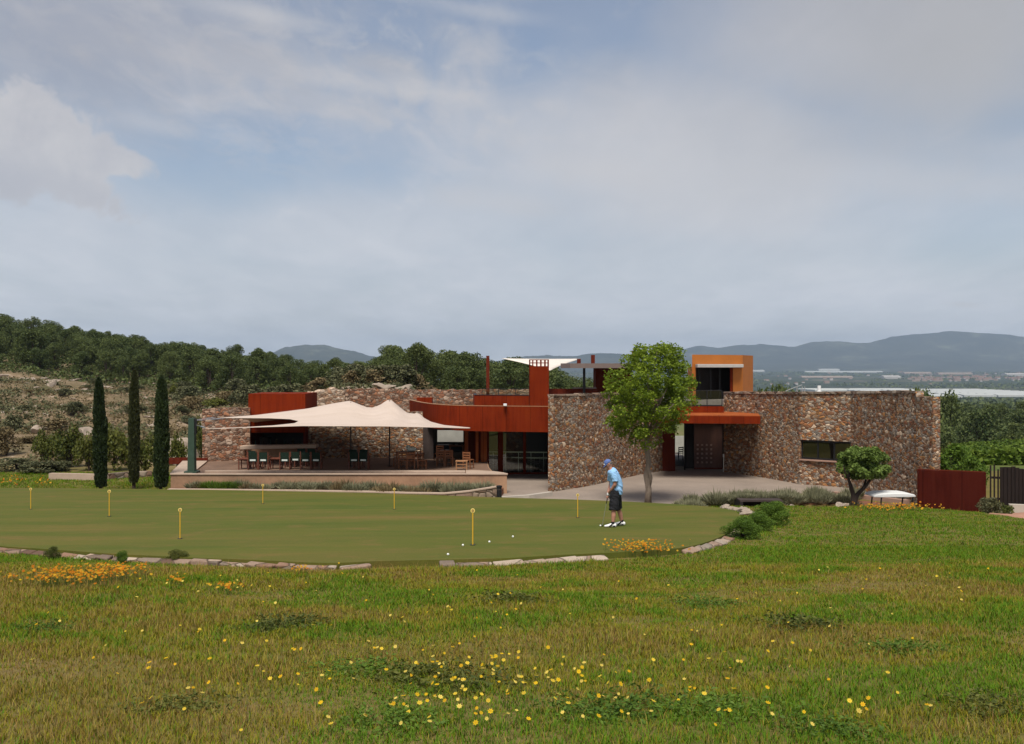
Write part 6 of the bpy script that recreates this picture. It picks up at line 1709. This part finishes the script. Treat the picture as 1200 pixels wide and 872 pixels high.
ccol=t.mix(1.0,ccol,t.ramp(t.math('ADD',t.math('MULTIPLY',n1,.5),t.math('MULTIPLY',n2,.5)),[(.3,(.88,.895,.92)),(.7,(1.09,1.075,1.06))]),'MULTIPLY')
thin=t.ramp(t.math('ADD',t.math('MULTIPLY',n1,.6),t.math('MULTIPLY',n2,.4)),[(.36,0.0),(.62,1.0)])
lowv=t.math('MULTIPLY',elr([(0,1.0),(.2,.92),(.45,.45),(.7,.35),(1.0,.6)]),t.ramp(n1,[(.3,.72),(.6,1.0)]))
cov=t.math('MAXIMUM',lowv,t.math('MULTIPLY',thin,.9))
veil=blob(830,190,430,190,(.25,1.15),-.12,.9,n4); cov=t.math('MAXIMUM',cov,t.math('MULTIPLY',veil,.95))
topr=blob(1050,30,430,190,(.2,1.1),0,.8,n4); cov=t.math('MAXIMUM',cov,t.math('MULTIPLY',topr,.97))
st1=blob(300,75,420,60,(.1,1.0),-.10,1.5,n2); cov=t.math('MAXIMUM',cov,t.math('MULTIPLY',st1,.9))
st2=blob(390,122,230,50,(.1,1.0),-.15,1.6,n2); cov=t.math('MAXIMUM',cov,t.math('MULTIPLY',st2,.85))
# clear blue gaps
for (px,py,rx,ry,amt) in ((270,190,210,60,.55),(450,200,120,45,.45),(1150,285,150,55,.5),(1200,135,70,30,.5),(620,60,60,60,.4)):
    g=blob(px,py,rx,ry,(.1,1.1),.1,1.2,n4); cov=t.math('MULTIPLY',cov,t.math('SUBTRACT',1.0,t.math('MULTIPLY',g,amt)))
skyc=t.mix(cov,blue,ccol)
n5=t.noise(t.mapv(cxn.outputs[0],(1.6,1.0,1),(1,4,0),(0,0,-.3)),5.5,8,.62,.35)
ac=t.math('MULTIPLY',t.ramp(n5,[(.47,0.0),(.62,1.0)]),blob(330,70,520,150,(.2,1.1),-.08,.9,n4))
skyc=t.mix(t.math('MULTIPLY',ac,.38),skyc,(.47,.455,.455))
br=blob(790,215,330,110,(.0,1.2),-.12,1.0,n4); skyc=t.mix(t.math('MULTIPLY',br,.45),skyc,(.515,.505,.505))
dk=blob(1130,60,300,150,(.0,1.2),.2,.9,n4); skyc=t.mix(t.math('MULTIPLY',dk,.55),skyc,(.33,.325,.322))
dl=blob(60,40,340,110,(.0,1.2),0,1.0,n2); skyc=t.mix(t.math('MULTIPLY',dl,.5),skyc,(.28,.28,.315))
# cumulus at the left with a crisp upper edge
cu1=blob(25,168,135,72,(.64,.86),-.42,2.2,n3); cu2=blob(135,190,56,24,(.5,.78),-.2,2.5,n3)
cum=t.math('MAXIMUM',cu1,cu2)
shade=blob(10,215,170,50,(.1,1.0),-.2,.8,n4)
ccu=t.mix(t.math('MULTIPLY',shade,.6),t.mix(t.ramp(n3,[(.35,0.0),(.65,1.0)]),(.40,.395,.42),(.52,.505,.50)),(.33,.34,.385))
skyc=t.mix(t.math('MULTIPLY',cum,.82),skyc,ccu)
for px,py,rx,ry,a in ((580,238,120,22,.35),(700,200,110,26,.35),(520,110,110,18,.4),(400,95,90,16,.35),(300,15,120,16,.45),(560,12,120,14,.3),(1080,210,170,30,.35),(1130,357,30,5,.5),(180,145,60,14,.3)):
    s=blob(px,py,rx,ry,(.0,1.0),-.12,1.5,n2); skyc=t.mix(t.math('MULTIPLY',s,a),skyc,(.49,.48,.485))
bg=t.new('ShaderNodeBackground'); t.link(t.mix(1.0,skyc,(1/SKY_S,1/SKY_S,1/SKY_S),'MULTIPLY'),bg.inputs[0]); bg.inputs[1].default_value=SKY_S
wo_=t.new('ShaderNodeOutputWorld'); t.link(bg.outputs[0],wo_.inputs[0])

sl_=bpy.data.lights.new('sun','SUN'); sl_.energy=SUN_E; sl_.angle=math.radians(SUN_A); sl_.color=(1.0,.95,.87)
so_=bpy.data.objects.new('sun',sl_); C.objects.link(so_)
sd_=Vector((math.sin(AZ)*math.cos(ELEV),math.cos(AZ)*math.cos(ELEV),math.sin(ELEV))); so_.rotation_euler=sd_.to_track_quat('Z','Y').to_euler(); so_.location=(0,0,60)
cam=bpy.data.cameras.new('camera'); cam.lens=36*F/1200; cam.sensor_width=36; cam.clip_end=60000; cam.clip_start=.1
cam.shift_y=(HY-436)/1200
co=bpy.data.objects.new('camera',cam); C.objects.link(co); co.rotation_euler=(math.pi/2,0,0); SC.camera=co
SC.view_settings.view_transform='Standard'; SC.view_settings.look='None'; SC.view_settings.exposure=EXPO; SC.view_settings.gamma=1; SC.view_settings.use_curve_mapping=False
SC.render.engine='CYCLES'; cy=SC.cycles
cy.max_bounces=7; cy.diffuse_bounces=3; cy.glossy_bounces=3; cy.transmission_bounces=4; cy.volume_bounces=0; cy.transparent_max_bounces=10; cy.use_denoising=True
cy.caustics_reflective=False; cy.caustics_refractive=False
for o in SC.objects:
    if 'used' in o: del o['used']
